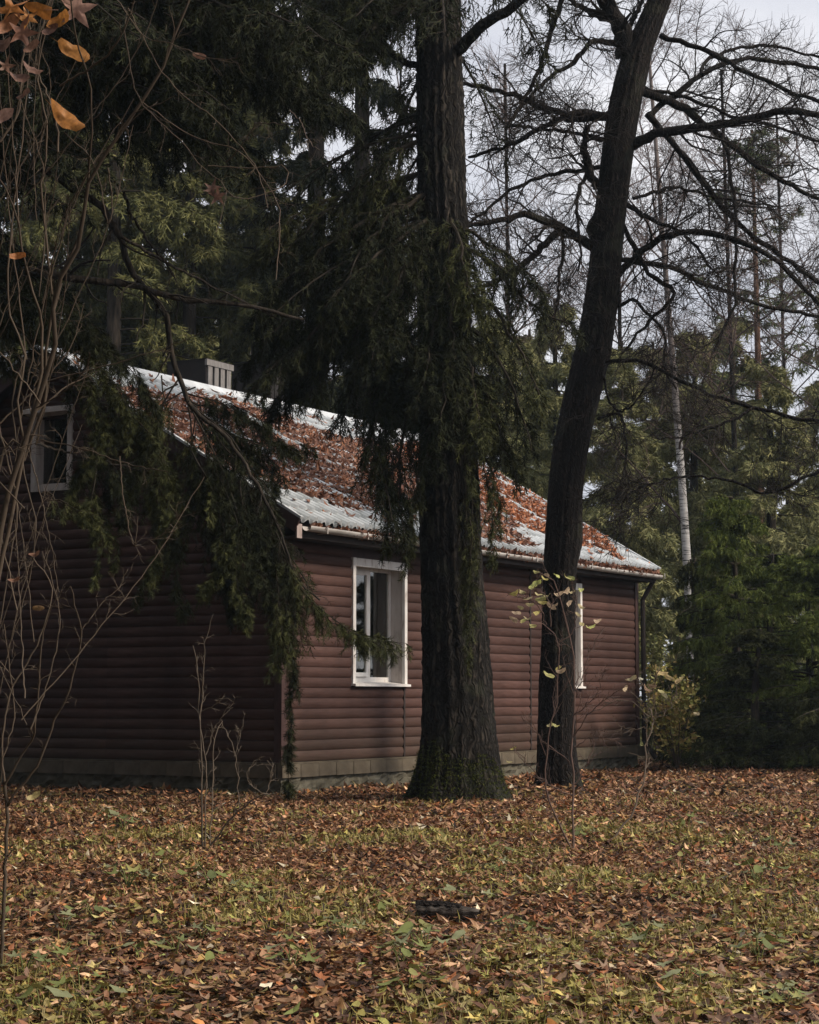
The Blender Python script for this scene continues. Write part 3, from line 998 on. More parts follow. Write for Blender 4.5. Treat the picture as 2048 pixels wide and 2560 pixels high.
for k in range(12):
    x_ = -VO + .5 + k * 1.05
    MB().box((x_, gs - .085, gz_ - .085), (x_ + .02, gs - .078, gz_ + .012)).box((x_, gs - .078, gz_ - .085), (x_ + .02, ES + .02, gz_ - .078)).build('gutter_bracket', M['gutter'], ROOF)
# downpipe brace at the far corner
tb = MB()
tubes(tb, np.array([[(HL + .05, ES + .05, EB - .1), (HL + .06, -.12, EB - .5), (HL + .06, -.12, .5), (HL + .16, -.3, .18)]]), np.full((1, 4), .045), 8)
hpart(tb, 'downpipe', M['dark_trim'])
# chimneys behind the ridge
def chimney(t0, t1, s0, s1, ztop, slats, dark):
    b = MB().box((t0, s0, RZ - 1.0), (t1, s1, ztop)).build('chimney', M['chimney_dark'], ROOF)
    if slats:
        n = 4
        wd = (t1 - t0) / n
        for k in range(n):
            MB().box((t0 + k * wd + .03, s0 - .03, RZ - .9), (t0 + (k + 1) * wd - .03, s0 - .002, ztop - .10)).build('cladding_slat', M['chimney_metal'], b)
        MB().box((t0 - .03, s0 - .045, ztop - .10), (t1 + .03, s0 - .001, ztop + .0)).build('cladding_rail', M['chimney_metal'], b)
    else:
        n = 5
        wd = (t1 - t0) / n
        for k in range(n):
            MB().box((t0 + k * wd + .01, s0 - .02, RZ - .9), (t0 + (k + 1) * wd - .01, s0 - .002, ztop - .03)).build('cladding_slat', M['chimney_dark'], b)
    MB().box((t0 - .01, s0 - .01, ztop + .001), (t1 + .01, s1 + .01, ztop + .02)).build('chimney_cap', M['chimney_dark'], b)
def t_for(px, s):
    r = (px - CX) / (F_PX / math.cos(PITCH))
    a, b = HC + HV * s, HU
    return (r * a[1] - a[0]) / (b[0] - r * b[1])
SC1 = RS + .45
ta, tb_ = t_for(507, SC1), t_for(570, SC1)
chimney(ta, tb_, SC1, SC1 + .8, z_at(ta, SC1, 898), True, True)
ta, tb_ = t_for(668, SC1), t_for(722, SC1)
chimney(ta, tb_, SC1, SC1 + .8, z_at(ta, SC1, 905), False, True)

# leaves lying on the roof and in the gutter
rl = MB()
n = 42000
tt = RNG.uniform(-VO + .1, HL + VF - .1, n)
dd = RNG.uniform(0.02, SLEN, n)
lo = 0.95 + 0.55 * (vnoise(tt, dd, 1.4, 21) - .5) * 2 + np.where((tt > 4.6) & (tt < 7.2), -.7, 0) + np.where(tt > 10.2, -.45, 0)
hi = SLEN - 0.85 + 0.5 * (vnoise(tt, dd, 1.6, 22) - .5) * 2 + np.clip((tt - 9.0) * 0.35, 0, .9)
near = np.clip((2.2 - tt) / 2.2, 0, 1)
keep = ((dd > lo) & (dd < hi) & (vnoise(tt * 3.0, dd * .7, 1.6, 44) + .25 * RNG.random(n) > .24)) | (RNG.random(n) < 0.025)
tt, dd = tt[keep], dd[keep]
hh = RNG.uniform(0.035, 0.085, len(tt))
P = np.array([slope_pt(a, b, c) for a, b, c in zip(tt, dd, hh)])
sn = np.array([0, -SL, 1.0]) / math.hypot(1, SL)
rc_ = PAL_ROOF[RNG.integers(0, 6, len(P))] * RNG.uniform(.7, 1.25, (len(P), 1))
rc_ = np.where((tt > 8.0)[:, None], rc_ * np.array([1.45, 1.22, .95]), rc_)      # fresher orange leaves under the bare tree's end
scatter_leaves(rl, P, RNG.uniform(.085, .155, len(P)), rc_, LEAF_FOUR, .32, sn)
n = 2600
tt = RNG.uniform(-VO + .2, HL + VF - .05, n)
keep = RNG.random(n) < np.clip(0.25 + 0.9 * (vnoise(tt, tt * 0, 2.0, 30) - .35) + np.where(tt > 7.2, .5, 0), .1, 1)
tt = tt[keep]
P = np.column_stack([tt, gs + RNG.uniform(-.06, .06, len(tt)), gz_ - .01 + RNG.uniform(-.03, .04, len(tt))])
scatter_leaves(rl, P, RNG.uniform(.06, .12, len(P)), PAL_ROOF[RNG.integers(0, 6, len(P))] * RNG.uniform(.7, 1.2, (len(P), 1)), LEAF_LOW, .8)
ro = rl.build('roof_leaves', M['leaf'])
ro.location = HC
ro.rotation_euler.z = HA
tag(ro, 'red-brown dry leaves heaped on the roof and in the gutter', 'leaves', None, 'stuff')

# ================================================================== trees: shared builders
def trunk_mesh(mb, axis, rad, sides=48, rings=120, flare=0.0, lobes=5, furrow=0.0, seed=0, knots=()):
    """axis: list of points base to top, rad: radii at those points"""
    r = np.random.default_rng(seed)
    A = catmull(np.column_stack([np.asarray(axis, float), np.asarray(rad, float)]), rings)
    P, R = A[:, :3], A[:, 3]
    a = np.arange(sides) / sides * 2 * np.pi
    h = P[:, 2] - P[0, 2]
    lob = 0.9 + 0.75 * np.sin(lobes * a + r.uniform(0, 6)) * r.uniform(.7, 1) + 0.2 * np.sin((lobes + 2) * a + r.uniform(0, 6))
    fl = flare * np.exp(-h / 0.35)[:, None] * np.clip(lob, 0.1, 2)[None]
    F = np.zeros((rings, sides))
    for k in range(10):
        f = r.integers(7, 22)
        F += np.sin(f * a[None] + r.uniform(0, 6) + 0.8 * np.sin(h * r.uniform(1, 3) + r.uniform(0, 6))[:, None])
    F = furrow * F / 3 + furrow * r.normal(0, .35, F.shape)
    RR = R[:, None] + fl + F
    for (kh, ka, kr, kamp) in knots:
        da = np.angle(np.exp(1j * (a - ka)))
        RR = RR + kamp * np.exp(-((h - kh) / kr) ** 2)[:, None] * np.exp(-(da / 0.7) ** 2)[None]
    v = np.stack([P[:, None, 0] + RR * np.cos(a), P[:, None, 1] + RR * np.sin(a), np.repeat(P[:, 2:3], sides, 1)], -1)
    i, j = np.meshgrid(np.arange(sides), np.arange(rings - 1))
    q = np.stack([j * sides + i, j * sides + (i + 1) % sides, (j + 1) * sides + (i + 1) % sides, (j + 1) * sides + i], -1)
    mb.add(v, q=q)
    return P, R, v
DOWN = np.array([0, 0, -1.0])
def bough_parts(B, r0, K, Q, sec, shoot, hang, tmpl, cols, rng, wide=1.0, smin=0.12, lat=0.85):
    """one bough along polyline B: wood mesh, needle mesh"""
    wood, ndl = MB(), MB()
    m = len(B)
    tubes(wood, B, r0 * np.linspace(1, .18, m), 6, c=np.array([.028, .022, .016]))
    s = np.sort(rng.uniform(smin, 1.0, K))
    u = s * (m - 1)
    i = np.clip(u.astype(int), 0, m - 2)
    f = (u - i)[:, None]
    p = B[i] * (1 - f) + B[i + 1] * f
    t = unit(B[i + 1] - B[i])
    side = unit(np.cross(t, np.array([0, 0, 1.0]) + rng.normal(0, .15, (K, 3)))) * np.where(np.arange(K) % 2, 1, -1)[:, None]
    d = unit(t * rng.uniform(.3, .9, (K, 1)) + side * lat + rng.normal(0, .2, (K, 3)) - np.array([0, 0, .1]))
    L = sec * (1.15 - 0.75 * s) * rng.uniform(.55, 1.3, K)
    ms = 7
    S = np.zeros((K, ms, 3))
    S[:, 0] = p
    st = (L / (ms - 1))[:, None]
    for k in range(1, ms):
        S[:, k] = S[:, k - 1] + d * st
        d = unit(d + DOWN * hang * rng.uniform(.6, 1.3, (K, 1)) + rng.normal(0, .1, (K, 3)))
    tubes(wood, S[:, ::3], np.outer(np.full(K, max(0.0035, r0 * .16)), np.linspace(1, .4, 3)), 3, c=np.array([.032, .024, .017]))
    idx = np.repeat(np.arange(K), Q)
    n = len(idx)
    us = np.tile(np.linspace(.12, 1, Q), K) + rng.normal(0, .03, n)
    us = np.clip(us, 0.05, 1) * (ms - 1)
    i = np.clip(us.astype(int), 0, ms - 2)
    f = (us - i)[:, None]
    p = S[idx, i] * (1 - f) + S[idx, i + 1] * f
    t = unit(S[idx, i + 1] - S[idx, i])
    rp = rng.normal(size=(n, 3))
    lt = unit(rp - (rp * t).sum(1, keepdims=True) * t)
    dd = unit(t * .8 + lt * .75 + DOWN * .35)
    last = us > (ms - 1) * .97
    dd[last] = t[last]
    LL = shoot * rng.uniform(.6, 1.35, n)
    cc = mixcol(cols[0], cols[1], np.clip(rng.normal(.4, .3, n), 0, 1)) * rng.uniform(.75, 1.25, (n, 1))
    place(ndl, tmpl, p, dd, LL, cc, wide, rng)
    # needles on the bough itself
    nb_ = max(6, int(K * .6))
    u = rng.uniform(.25, 1, nb_) * (m - 1)
    i = np.clip(u.astype(int), 0, m - 2)
    f = (u - i)[:, None]
    p = B[i] * (1 - f) + B[i + 1] * f
    t = unit(B[i + 1] - B[i])
    place(ndl, tmpl, p, t + rng.normal(0, .5, (nb_, 3)), shoot * rng.uniform(.7, 1.2, nb_), np.tile(np.array(cols[0]), (nb_, 1)), wide, rng)
    return wood, ndl
def add_bough(tree, org, B, **k):
    wood, ndl = bough_parts(B, **k)
    b = wood.build('bough', M['twig'], tree, org=org)
    tag(ndl.build('needles', M['needle'], b, org=org), kind='stuff')
    return b
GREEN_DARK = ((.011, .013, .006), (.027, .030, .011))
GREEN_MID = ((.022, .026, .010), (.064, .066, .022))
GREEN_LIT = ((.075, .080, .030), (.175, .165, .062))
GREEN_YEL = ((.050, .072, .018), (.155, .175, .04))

# ================================================================== the old spruce in front of the house
SA = GP(1150, 2008)
dA = SA[1]
SPRUCE = empty('spruce_tree', SA, 'massive old spruce with thick furrowed mossy trunk between the two windows', 'tree')
axpx = [(1152, 2030, 130 / 2), (1150, 1950, 190 / 2), (1147, 1800, 176 / 2), (1138, 1580, 162 / 2), (1129, 1400, 150 / 2), (1115, 900, 134 / 2), (1101, 300, 116 / 2), (1096, 0, 110 / 2), (1092, -400, 90 / 2)]
ax = [PX(x, y, dA) for x, y, _ in axpx]
ax[0][2] = -0.2
ra = [r * dA / F_PX for *_, r in axpx]
ra[0] = ra[1] * 1.08
tr = MB()
A_P, A_R, A_V = trunk_mesh(tr, ax, ra, 88, 240, 0.27, 5, 0.018, 4)
tr.build('trunk', M['bark_spruce'], SPRUCE, org=SA, smooth=True)
# moss at the foot
ms_ = MB()
rr_ = np.random.default_rng(8)
flat = A_V.reshape(-1, 3)
hgt = flat[:, 2]
mz = vnoise(flat[:, 0] * 3 + flat[:, 1] * 2, flat[:, 2] * 1.5, 2.2, 12)
keep = np.where((hgt > 0.0) & (hgt < 0.8) & (mz > 0.36 + hgt * 0.42) & (flat[:, 1] < dA + .1))[0]
if len(keep):
    pick = rr_.choice(keep, 7000)
    P = flat[pick] + rr_.normal(0, .012, (len(pick), 3))
    ctr = np.column_stack([np.full(len(P), SA[0]), np.full(len(P), SA[1]), P[:, 2]])
    out = unit(P - ctr)
    c = mixcol((.028, .038, .007), (.095, .108, .018), rr_.random(len(P)))
    place(ms_, SHOOT_FAR, P - out * .005, out + rr_.normal(0, .7, (len(P), 3)) + DOWN * .2, rr_.uniform(.014, .032, len(P)), c, 1.8, rr_)
    tag(ms_.build('moss', M['moss'], SPRUCE, org=SA), kind='stuff')
# limbs near the top of the picture
def px_limb(pts, d0, d1, m=14, wig=0.0, rng=RNG):
    n = len(pts)
    P = [PX(x, y, d0 + (d1 - d0) * k / (n - 1)) for k, (x, y) in enumerate(pts)]
    P = catmull(P, m)
    if wig:
        P[1:-1] += rng.normal(0, wig, (m - 2, 3))
    return P
for pts, w0, w1, d1 in (([(1120, 150), (1165, 105), (1215, 60), (1300, 5), (1420, -90)], 34, 20, dA - 1.0), ([(1080, 175), (1030, 160), (985, 140), (930, 60)], 22, 9, dA + .8)):
    P = px_limb(pts, dA, d1, 16, .008)
    mb = MB()
    tubes(mb, P, np.linspace(w0, w1, 16) / 2 * dA / F_PX, 10)
    mb.build('limb', M['bark_spruce'], SPRUCE, org=SA, smooth=True)
# boughs: start height on the trunk (px), passing points, end point, depth change, params
rA = np.random.default_rng(21)
def trunk_at(ypx, ax=axpx):
    yy = [p[1] for p in ax]
    return np.interp(ypx, yy[::-1], [p[0] for p in ax][::-1])
boughsA = [
    # towards the left, hanging over the roof
    (-150, [(980, -60), (820, 60)], -.8), (-80, [(950, 20), (790, 150)], .6), (-20, [(940, 60), (760, 240)], -1.2), 
    (330, [(960, 400), (830, 520), (700, 640)], -.6), (400, [(930, 500), (780, 640)], .6), (460, [(960, 560), (850, 720)], -1.2),
    (520, [(940, 620), (800, 780), (720, 900)], .1), (560, [(970, 680), (880, 860)], -.9), (600, [(930, 700), (820, 850), (780, 980)], -.3),
    (640, [(1000, 740), (930, 900)], -1.3), (700, [(960, 790), (880, 960), (850, 1080)], .3), (740, [(1010, 830), (950, 1000), (930, 1120)], -.8),
    (780, [(1000, 880), (930, 1050), (960, 1220)], -.4), (830, [(1020, 920), (960, 1120), (980, 1300)], -.9), (900, [(1040, 980), (1000, 1150), (1010, 1330)], -.8),
    (480, [(900, 580), (720, 700), (640, 800)], .8), (420, [(900, 470), (740, 540), (650, 640)], -.2), (660, [(900, 780), (760, 900), (700, 1010)], .5),
    # towards the right
    (560, [(1240, 610), (1370, 740)], -.5), (600, [(1230, 660), (1330, 760), (1440, 820)], -.2),
    (700, [(1220, 760), (1300, 880), (1350, 990)], -.6),
    (790, [(1220, 850), (1290, 1000), (1330, 1130)], -.5), (900, [(1200, 960), (1250, 1080), (1290, 1200)], -.3), (950, [(1200, 1000), (1250, 1130)], .3),
    # towards the viewer, down over the trunk
    (500, [(1150, 600), (1180, 760)], -1.0), (620, [(1120, 720), (1140, 900)], -1.1), (680, [(1090, 780), (1060, 960)], -1.2),
    (780, [(1110, 880), (1100, 1060)], -1.0), (820, [(1170, 920), (1200, 1090)], -.8), (860, [(1080, 980), (1070, 1140)], -.9),
]
for k in range(22):
    y0 = rA.uniform(400, 700) if k % 2 else rA.uniform(-260, 20)
    x1 = rA.uniform(590, 930)
    y1 = y0 + rA.uniform(130, 330) + (930 - x1) * .15
    boughsA.append((y0, [((1100 + x1) / 2 + 10, y0 + (y1 - y0) * .35), (x1, y1)], rA.uniform(-1.4, 1.2)))
for k, (y0, pts, dd) in enumerate(boughsA):
    P = px_limb([(trunk_at(y0), y0)] + pts, dA, dA + dd, 12, .02, rA)
    ln = np.linalg.norm(np.diff(P, axis=0), axis=1).sum()
    add_bough(SPRUCE, SA, P, r0=.022 + .006 * ln, K=int((20 + 16 * ln) * (.62 if pts[-1][0] > 1225 else 1)), Q=22, sec=.80, shoot=.12, hang=.36, tmpl=SHOOT_MID, cols=GREEN_DARK if k % 4 else GREEN_MID, rng=rA, lat=.6)
# slender hanging tails down the front of the trunk
for x0, y0, x1, y1, dd in ((1150, 1040, 1190, 1400, -.62), (1165, 1200, 1160, 1560, -.62), (1175, 1300, 1170, 1660, -.68), (1210, 1150, 1230, 1400, -.45), (1060, 1020, 1020, 1330, -.5), (1040, 1150, 1015, 1420, -.35), (1195, 1080, 1250, 1330, -.3), (985, 1120, 960, 1390, -.3), (1240, 1080, 1300, 1180, -.2)):
    P = px_limb([(x0, y0), ((x0 + x1) / 2 + 8, (y0 + y1) / 2), (x1, y1)], dA + dd, dA + dd, 10, .015, rA)
    add_bough(SPRUCE, SA, P, r0=.010, K=36, Q=13, sec=.30, shoot=.09, hang=.4, tmpl=SHOOT_MID, cols=GREEN_MID, rng=rA, lat=.5)
# the rest of its crown (sides turned away, above the frame)
bk_ = MB(); bn_ = MB()
for k in range(46):
    z = rA.uniform(6.5, 13.5)
    az = rA.uniform(0.15, 2.9) if k % 4 else rA.uniform(0, 6.28)
    Lb = rA.uniform(1.6, 2.8)
    o = PX(trunk_at(max(-400, 1745 - (z - 1.28) / dA * F_PX)), 0, dA)
    s = np.linspace(0, 1, 10)[:, None]
    B = np.array([o[0], dA, z]) + s * Lb * np.array([math.cos(az), math.sin(az), 0]) + np.array([0, 0, 1.0]) * (.1 * s - .55 * s ** 2) * Lb
    if z < 10.5 and abs(math.cos(az)) > .5 and math.cos(az) > 0:
        continue
    w_, n_ = bough_parts(B, .03, 26, 9, .65, .13, .34, SHOOT_FAR, GREEN_DARK, rA)
    bk_.v += w_.v; bk_.c += w_.c; bk_.q += [q + bk_.n for q in w_.q]; bk_.n += w_.n
    bn_.v += n_.v; bn_.c += n_.c; bn_.t += [t + bn_.n for t in n_.t]; bn_.n += n_.n
tag(bk_.build('upper_boughs', M['twig'], SPRUCE, org=SA), kind='stuff')
tag(bn_.build('crown', M['needle'], SPRUCE, org=SA), kind='stuff')

# ================================================================== the spruce whose boughs hang over the gable
dL = 22.5
SLB = GP(-290, 2030)
SLB = np.array([PX(-290, 1745, dL)[0], dL, 0.0])
LSPR = empty('spruce_tree', SLB, 'spruce with long drooping boughs hanging in front of the gable wall', 'tree')
tr = MB()
axl = [np.array([SLB[0] + dx, dL, z]) for dx, z in ((0, -.2), (0, .4), (.03, 3), (.05, 7), (.06, 14))]
trunk_mesh(tr, axl, [.42, .34, .29, .23, .12], 40, 90, .12, 5, .012, 6)
tr.build('trunk', M['bark_spruce'], LSPR, org=SLB, smooth=True)
rL = np.random.default_rng(31)
# bare dark limbs that show against the lit trees behind
for pts, w0, w1 in (([(-290, 330), (60, 400), (180, 470), (250, 515), (300, 590), (335, 690), (410, 770), (424, 850), (440, 930), (470, 1005)], 26, 13),
                    ([(-290, 640), (0, 670), (205, 700), (330, 712), (450, 748), (610, 762), (760, 800)], 30, 9),
                    ([(300, 590), (420, 660), (560, 730), (700, 800)], 9, 4), ([(310, 480), (330, 540), (400, 640), (440, 700)], 8, 4),
                    ([(470, 1005), (500, 1040), (580, 1110), (660, 1240), (700, 1330), (740, 1440), (800, 1500)], 12, 5),
                    ([(90, 1110), (200, 1140), (330, 1170), (400, 1175)], 7, 3)):
    P = px_limb(pts, dL, dL + .6, 26, .010, rL)
    mb = MB()
    tubes(mb, P, np.linspace(w0, w1, 26) / 2 * dL / F_PX, 8)
    mb.build('limb', M['bark_dark'], LSPR, org=SLB, smooth=True)
    tw = MB()
    g1, r1 = grow(P[None], np.linspace(w0, w1, 26)[None] / 2 * dL / F_PX, 14, .16, (.5, 1.2), 7, .22, -.06, .2, rmin=.004, rng=rL)
    g2, r2 = grow(g1, r1, 4, .5, (.4, 1.1), 5, .25, -.05, rmin=.0025, rng=rL)
    tubes(tw, g1, r1, 4, np.array([.03, .024, .018]))
    tubes(tw, g2, r2, 3, np.array([.03, .024, .018]))
    tag(tw.build('twigs', M['twig'], LSPR, org=SLB), kind='stuff')
near = dict(Q=18, shoot=.105, hang=.42, tmpl=SHOOT_NEAR, rng=rL, lat=.6)
gable_boughs = [
    ([(470, 1005), (560, 1080), (650, 1200), (700, 1340), (735, 1440)], 34, .55, GREEN_DARK, 23.2),
    ([(690, 1330), (740, 1450), (810, 1530), (900, 1590), (985, 1632)], 34, .42, GREEN_MID, 23.0),
    ([(470, 1010), (480, 1120), (470, 1260), (440, 1400), (450, 1520)], 34, .42, GREEN_MID, 23.4),
    ([(475, 1015), (545, 1150), (600, 1290), (640, 1420), (690, 1500)], 36, .5, GREEN_DARK, 23.0),
    ([(445, 960), (370, 1010), (290, 1060), (230, 1120), (170, 1240)], 30, .5, GREEN_MID, 23.0),
    ([(445, 950), (400, 1020), (350, 1110), (330, 1220)], 28, .5, GREEN_MID, 23.2),
    ([(150, 860), (210, 890), (280, 950), (330, 1040)], 28, .45, GREEN_MID, 22.8),
    ([(-60, 820), (60, 810), (160, 830), (240, 880)], 30, .40, GREEN_MID, 22.6),
    ([(-40, 760), (80, 770), (180, 800), (260, 870)], 30, .45, GREEN_DARK, 22.6),
    ([(160, 930), (215, 960), (250, 1050), (240, 1150)], 24, .40, GREEN_MID, 22.7),
    ([(-80, 640), (60, 690), (170, 760), (250, 850)], 34, .5, GREEN_DARK, 22.4),
    ([(-80, 900), (10, 880), (120, 880), (230, 960)], 28, .34, GREEN_MID, 22.8),
    ([(160, 840), (240, 860), (330, 930), (390, 1010)], 28, .40, GREEN_DARK, 22.9),
    ([(300, 1010), (370, 1080), (420, 1180), (420, 1290)], 30, .5, GREEN_MID, 23.0),
    ([(220, 1020), (260, 1120), (300, 1200), (310, 1290)], 26, .42, GREEN_DARK, 23.0),
    ([(540, 1090), (590, 1160), (650, 1290), (660, 1400)], 32, .5, GREEN_DARK, 23.2),
    ([(420, 1120), (390, 1230), (400, 1340), (370, 1450)], 30, .42, GREEN_MID, 23.2),
    ([(500, 1150), (510, 1270), (550, 1400), (580, 1520)], 32, .45, GREEN_DARK, 23.3),
    ([(560, 1220), (600, 1330), (590, 1440), (620, 1560)], 28, .42, GREEN_MID, 22.9),
    ([(640, 1280), (690, 1400), (720, 1490), (700, 1580)], 30, .45, GREEN_DARK, 23.1),
    ([(470, 1000), (560, 1030), (650, 1070), (740, 1130)], 28, .45, GREEN_DARK, 23.6),
    ([(460, 1000), (550, 1070), (640, 1130), (690, 1210)], 34, .5, GREEN_DARK, 23.7),
    ([(455, 980), (530, 1000), (600, 1020), (670, 1060)], 20, .30, GREEN_DARK, 23.5),
    ([(600, 1200), (610, 1320), (640, 1440), (600, 1520)], 26, .45, GREEN_DARK, 23.0),
    ([(690, 1440), (700, 1560), (690, 1660)], 22, .45, GREEN_MID, 22.9),
    ([(720, 1560), (735, 1700), (725, 1850), (722, 1990)], 30, .17, GREEN_DARK, 22.9),
    ([(120, 1230), (180, 1270), (250, 1290)], 14, .3, GREEN_MID, 22.4),
    ([(480, 1130), (540, 1250), (560, 1380), (500, 1480)], 26, .45, GREEN_MID, 23.0),
    ([(250, 1120), (230, 1250), (260, 1340), (240, 1440)], 16, .34, GREEN_MID, 22.7),
]
for pts, K, sec, cols, d in gable_boughs:
    add_bough(LSPR, SLB, px_limb(pts, d, d - .2, 12, .012, rL), r0=.012, K=int(K * 1.25), sec=sec, cols=cols, **near)
    for dj in ((.35,) if sec > .3 else ()):                                          # neighbouring boughs before and behind it
        jit = [(x + rL.uniform(-45, 45), y + rL.uniform(-35, 35)) for x, y in pts]
        add_bough(LSPR, SLB, px_limb(jit, d + dj, d + dj - .1, 12, .012, rL), r0=.010, K=int(K * .9), sec=sec, cols=cols, Q=20, shoot=.105, hang=.42, tmpl=SHOOT_MID, rng=rL, lat=.6)
# dark boughs filling the upper part
for k in range(76):
    x1 = rL.uniform(60, 930)
    y1 = rL.uniform(-60, 430) if x1 > 200 else rL.uniform(-60, 900)
    if x1 > 700:
        y1 = rL.uniform(-60, 330)
    d = rL.uniform(19.5, 26)
    x0, y0 = x1 - rL.uniform(380, 620), y1 - rL.uniform(120, 260)
    P = px_limb([(x0, y0), ((x0 + x1) / 2, (y0 + y1) / 2 - 40), (x1, y1)], dL + (d - dL) * .3, d, 12, .02, rL)
    add_bough(LSPR, SLB, P, r0=.028, K=50, Q=24, sec=.8, shoot=.13, hang=.36, tmpl=SHOOT_DIM, cols=GREEN_DARK, rng=rL, lat=.8)
# its other side, out of the picture
bk_ = MB(); bn_ = MB()
for k in range(60):
    z = rL.uniform(1.6, 12)
    az = rL.uniform(2.0, 4.9)
    Lb = rL.uniform(2.2, 3.6) * (1.15 - z / 16)
    s = np.linspace(0, 1, 8)[:, None]
    B = np.array([SLB[0], dL, z]) + s * Lb * np.array([math.cos(az), math.sin(az), 0]) + np.array([0, 0, 1.0]) * (.1 * s - .5 * s ** 2) * Lb
    w_, n_ = bough_parts(B, .03, 22, 8, .8, .2, .3, SHOOT_FAR, GREEN_DARK, rL)
    bn_.v += n_.v; bn_.c += n_.c; bn_.t += [t + bn_.n for t in n_.t]; bn_.n += n_.n
tag(bn_.build('crown', M['needle'], LSPR, org=SLB), kind='stuff')

# ================================================================== conifers and other trees behind
_con = {}
def conifer_meshes(key, rmax, h, cols, nb, K, Q, sec, shoot, z0, seed, hang, tmpl, taper, droop, trunk_r, wide, bark):
    """trunk, limbs and crown of one kind of tree, standing at the origin"""
    if key in _con:
        return _con[key]
    r = np.random.default_rng(seed)
    mb = MB()
    trunk_mesh(mb, [(0, 0, -.2), (.05, 0, h * .5), (0, .1, h)], [trunk_r, trunk_r * .7, .03], 12, 36, .05, 5, .004, seed)
    tm = mb.mesh('trunk', smooth=True)
    tm.materials.append(M[bark])
    cw, cn = MB(), MB()
    for k in range(nb):
        u = r.random() ** .85
        z = z0 + (h - z0) * u
        Lb = rmax * max(.12, (1 - u ** 1.2 * taper)) * r.uniform(.7, 1.15)
        az = r.uniform(0, 6.283)
        s = np.linspace(0, 1, 7)[:, None]
        B = np.array([0, 0, z]) + s * Lb * np.array([math.cos(az), math.sin(az), 0]) + np.array([0, 0, 1.0]) * (.18 * s - droop * s ** 2) * Lb
        w_, n_ = bough_parts(B, .025, K, Q, sec * (.5 + .5 * (1 - u)), shoot, hang, tmpl, cols, r, wide)
        cn.v += n_.v; cn.c += n_.c; cn.t += [t + cn.n for t in n_.t]; cn.n += n_.n
        cw.v.append(w_.v[0]); cw.c.append(w_.c[0]); cw.q.append(w_.q[0] + cw.n); cw.n += len(w_.v[0])
    lm = cw.mesh('limb')
    lm.materials.append(M['twig'])
    cm = cn.mesh('crown')
    cm.materials.append(M['needle'])
    _con[key] = (tm, lm, cm)
    return _con[key]
KINDS = {
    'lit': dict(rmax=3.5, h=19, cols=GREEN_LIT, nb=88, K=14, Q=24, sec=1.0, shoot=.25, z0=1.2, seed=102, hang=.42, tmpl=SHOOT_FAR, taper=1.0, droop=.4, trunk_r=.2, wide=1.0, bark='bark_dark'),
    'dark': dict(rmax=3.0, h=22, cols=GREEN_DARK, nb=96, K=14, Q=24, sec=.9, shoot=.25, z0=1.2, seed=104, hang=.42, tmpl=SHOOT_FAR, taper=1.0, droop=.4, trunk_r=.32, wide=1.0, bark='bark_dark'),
    'short': dict(rmax=2.8, h=10.8, cols=((.14, .15, .065), (.30, .28, .125)), nb=84, K=14, Q=24, sec=.9, shoot=.23, z0=.5, seed=107, hang=.5, tmpl=SHOOT_FAR, taper=.9, droop=.4, trunk_r=.16, wide=1.0, bark='bark_dark'),
    'pine': dict(rmax=3.2, h=17.5, cols=((.06, .075, .035), (.11, .125, .055)), nb=46, K=9, Q=8, sec=.5, shoot=.26, z0=7.2, seed=113, hang=.05, tmpl=SHOOT_FAR, taper=.8, droop=-.1, trunk_r=.15, wide=1.2, bark='bark_pine'),
    'shrub': dict(rmax=1.95, h=4.7, cols=GREEN_YEL, nb=110, K=20, Q=24, sec=.5, shoot=.105, z0=.12, seed=120, hang=.36, tmpl=SHOOT_FAR, taper=.72, droop=.25, trunk_r=.1, wide=.9, bark='bark_dark'),
    'shrub_dark': dict(rmax=1.6, h=4.0, cols=GREEN_MID, nb=72, K=20, Q=22, sec=.5, shoot=.105, z0=.1, seed=123, hang=.38, tmpl=SHOOT_FAR, taper=.8, droop=.3, trunk_r=.1, wide=.9, bark='bark_dark'),
}
def conifer(name, kind, x, d, sz, sr, rot, label, group=None, cat='tree', world=False):
    """x: photo column (or metres when world) of the stem at distance d; sz, sr: height and spread factors"""
    b = np.array([x if world else PX(x, 1745, d)[0], d, 0.0])
    e = empty(name, b, label, cat, group, rz=rot)
    e.scale = (sr, sr, sz)
    for nm, me, kd in zip(('trunk', 'limb', 'crown'), conifer_meshes(kind, **KINDS[kind]), (None, 'stuff', 'stuff')):
        o = link_copy(me, nm, e)
        if kd:
            o['kind'] = kd
    return e
BG = 'conifers behind the house'
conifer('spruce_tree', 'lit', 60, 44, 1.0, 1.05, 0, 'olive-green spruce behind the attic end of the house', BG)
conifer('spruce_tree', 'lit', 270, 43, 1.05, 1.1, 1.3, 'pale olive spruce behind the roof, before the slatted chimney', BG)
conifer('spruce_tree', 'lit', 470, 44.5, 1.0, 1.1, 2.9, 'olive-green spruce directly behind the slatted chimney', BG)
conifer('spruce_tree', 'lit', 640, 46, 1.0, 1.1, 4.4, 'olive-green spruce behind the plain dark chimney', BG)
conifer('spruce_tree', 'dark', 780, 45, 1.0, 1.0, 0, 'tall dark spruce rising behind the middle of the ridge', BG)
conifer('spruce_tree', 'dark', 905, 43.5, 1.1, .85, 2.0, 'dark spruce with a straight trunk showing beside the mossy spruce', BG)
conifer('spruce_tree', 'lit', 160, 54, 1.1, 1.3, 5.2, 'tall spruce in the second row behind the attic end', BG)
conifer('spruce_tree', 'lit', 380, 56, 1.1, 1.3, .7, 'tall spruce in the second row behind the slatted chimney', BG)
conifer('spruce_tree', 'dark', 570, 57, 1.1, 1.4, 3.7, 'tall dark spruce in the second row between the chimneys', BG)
conifer('spruce_tree', 'dark', -60, 50, 1.0, 1.4, 5.0, 'tall dark spruce at the edge of the second row past the attic end', BG)
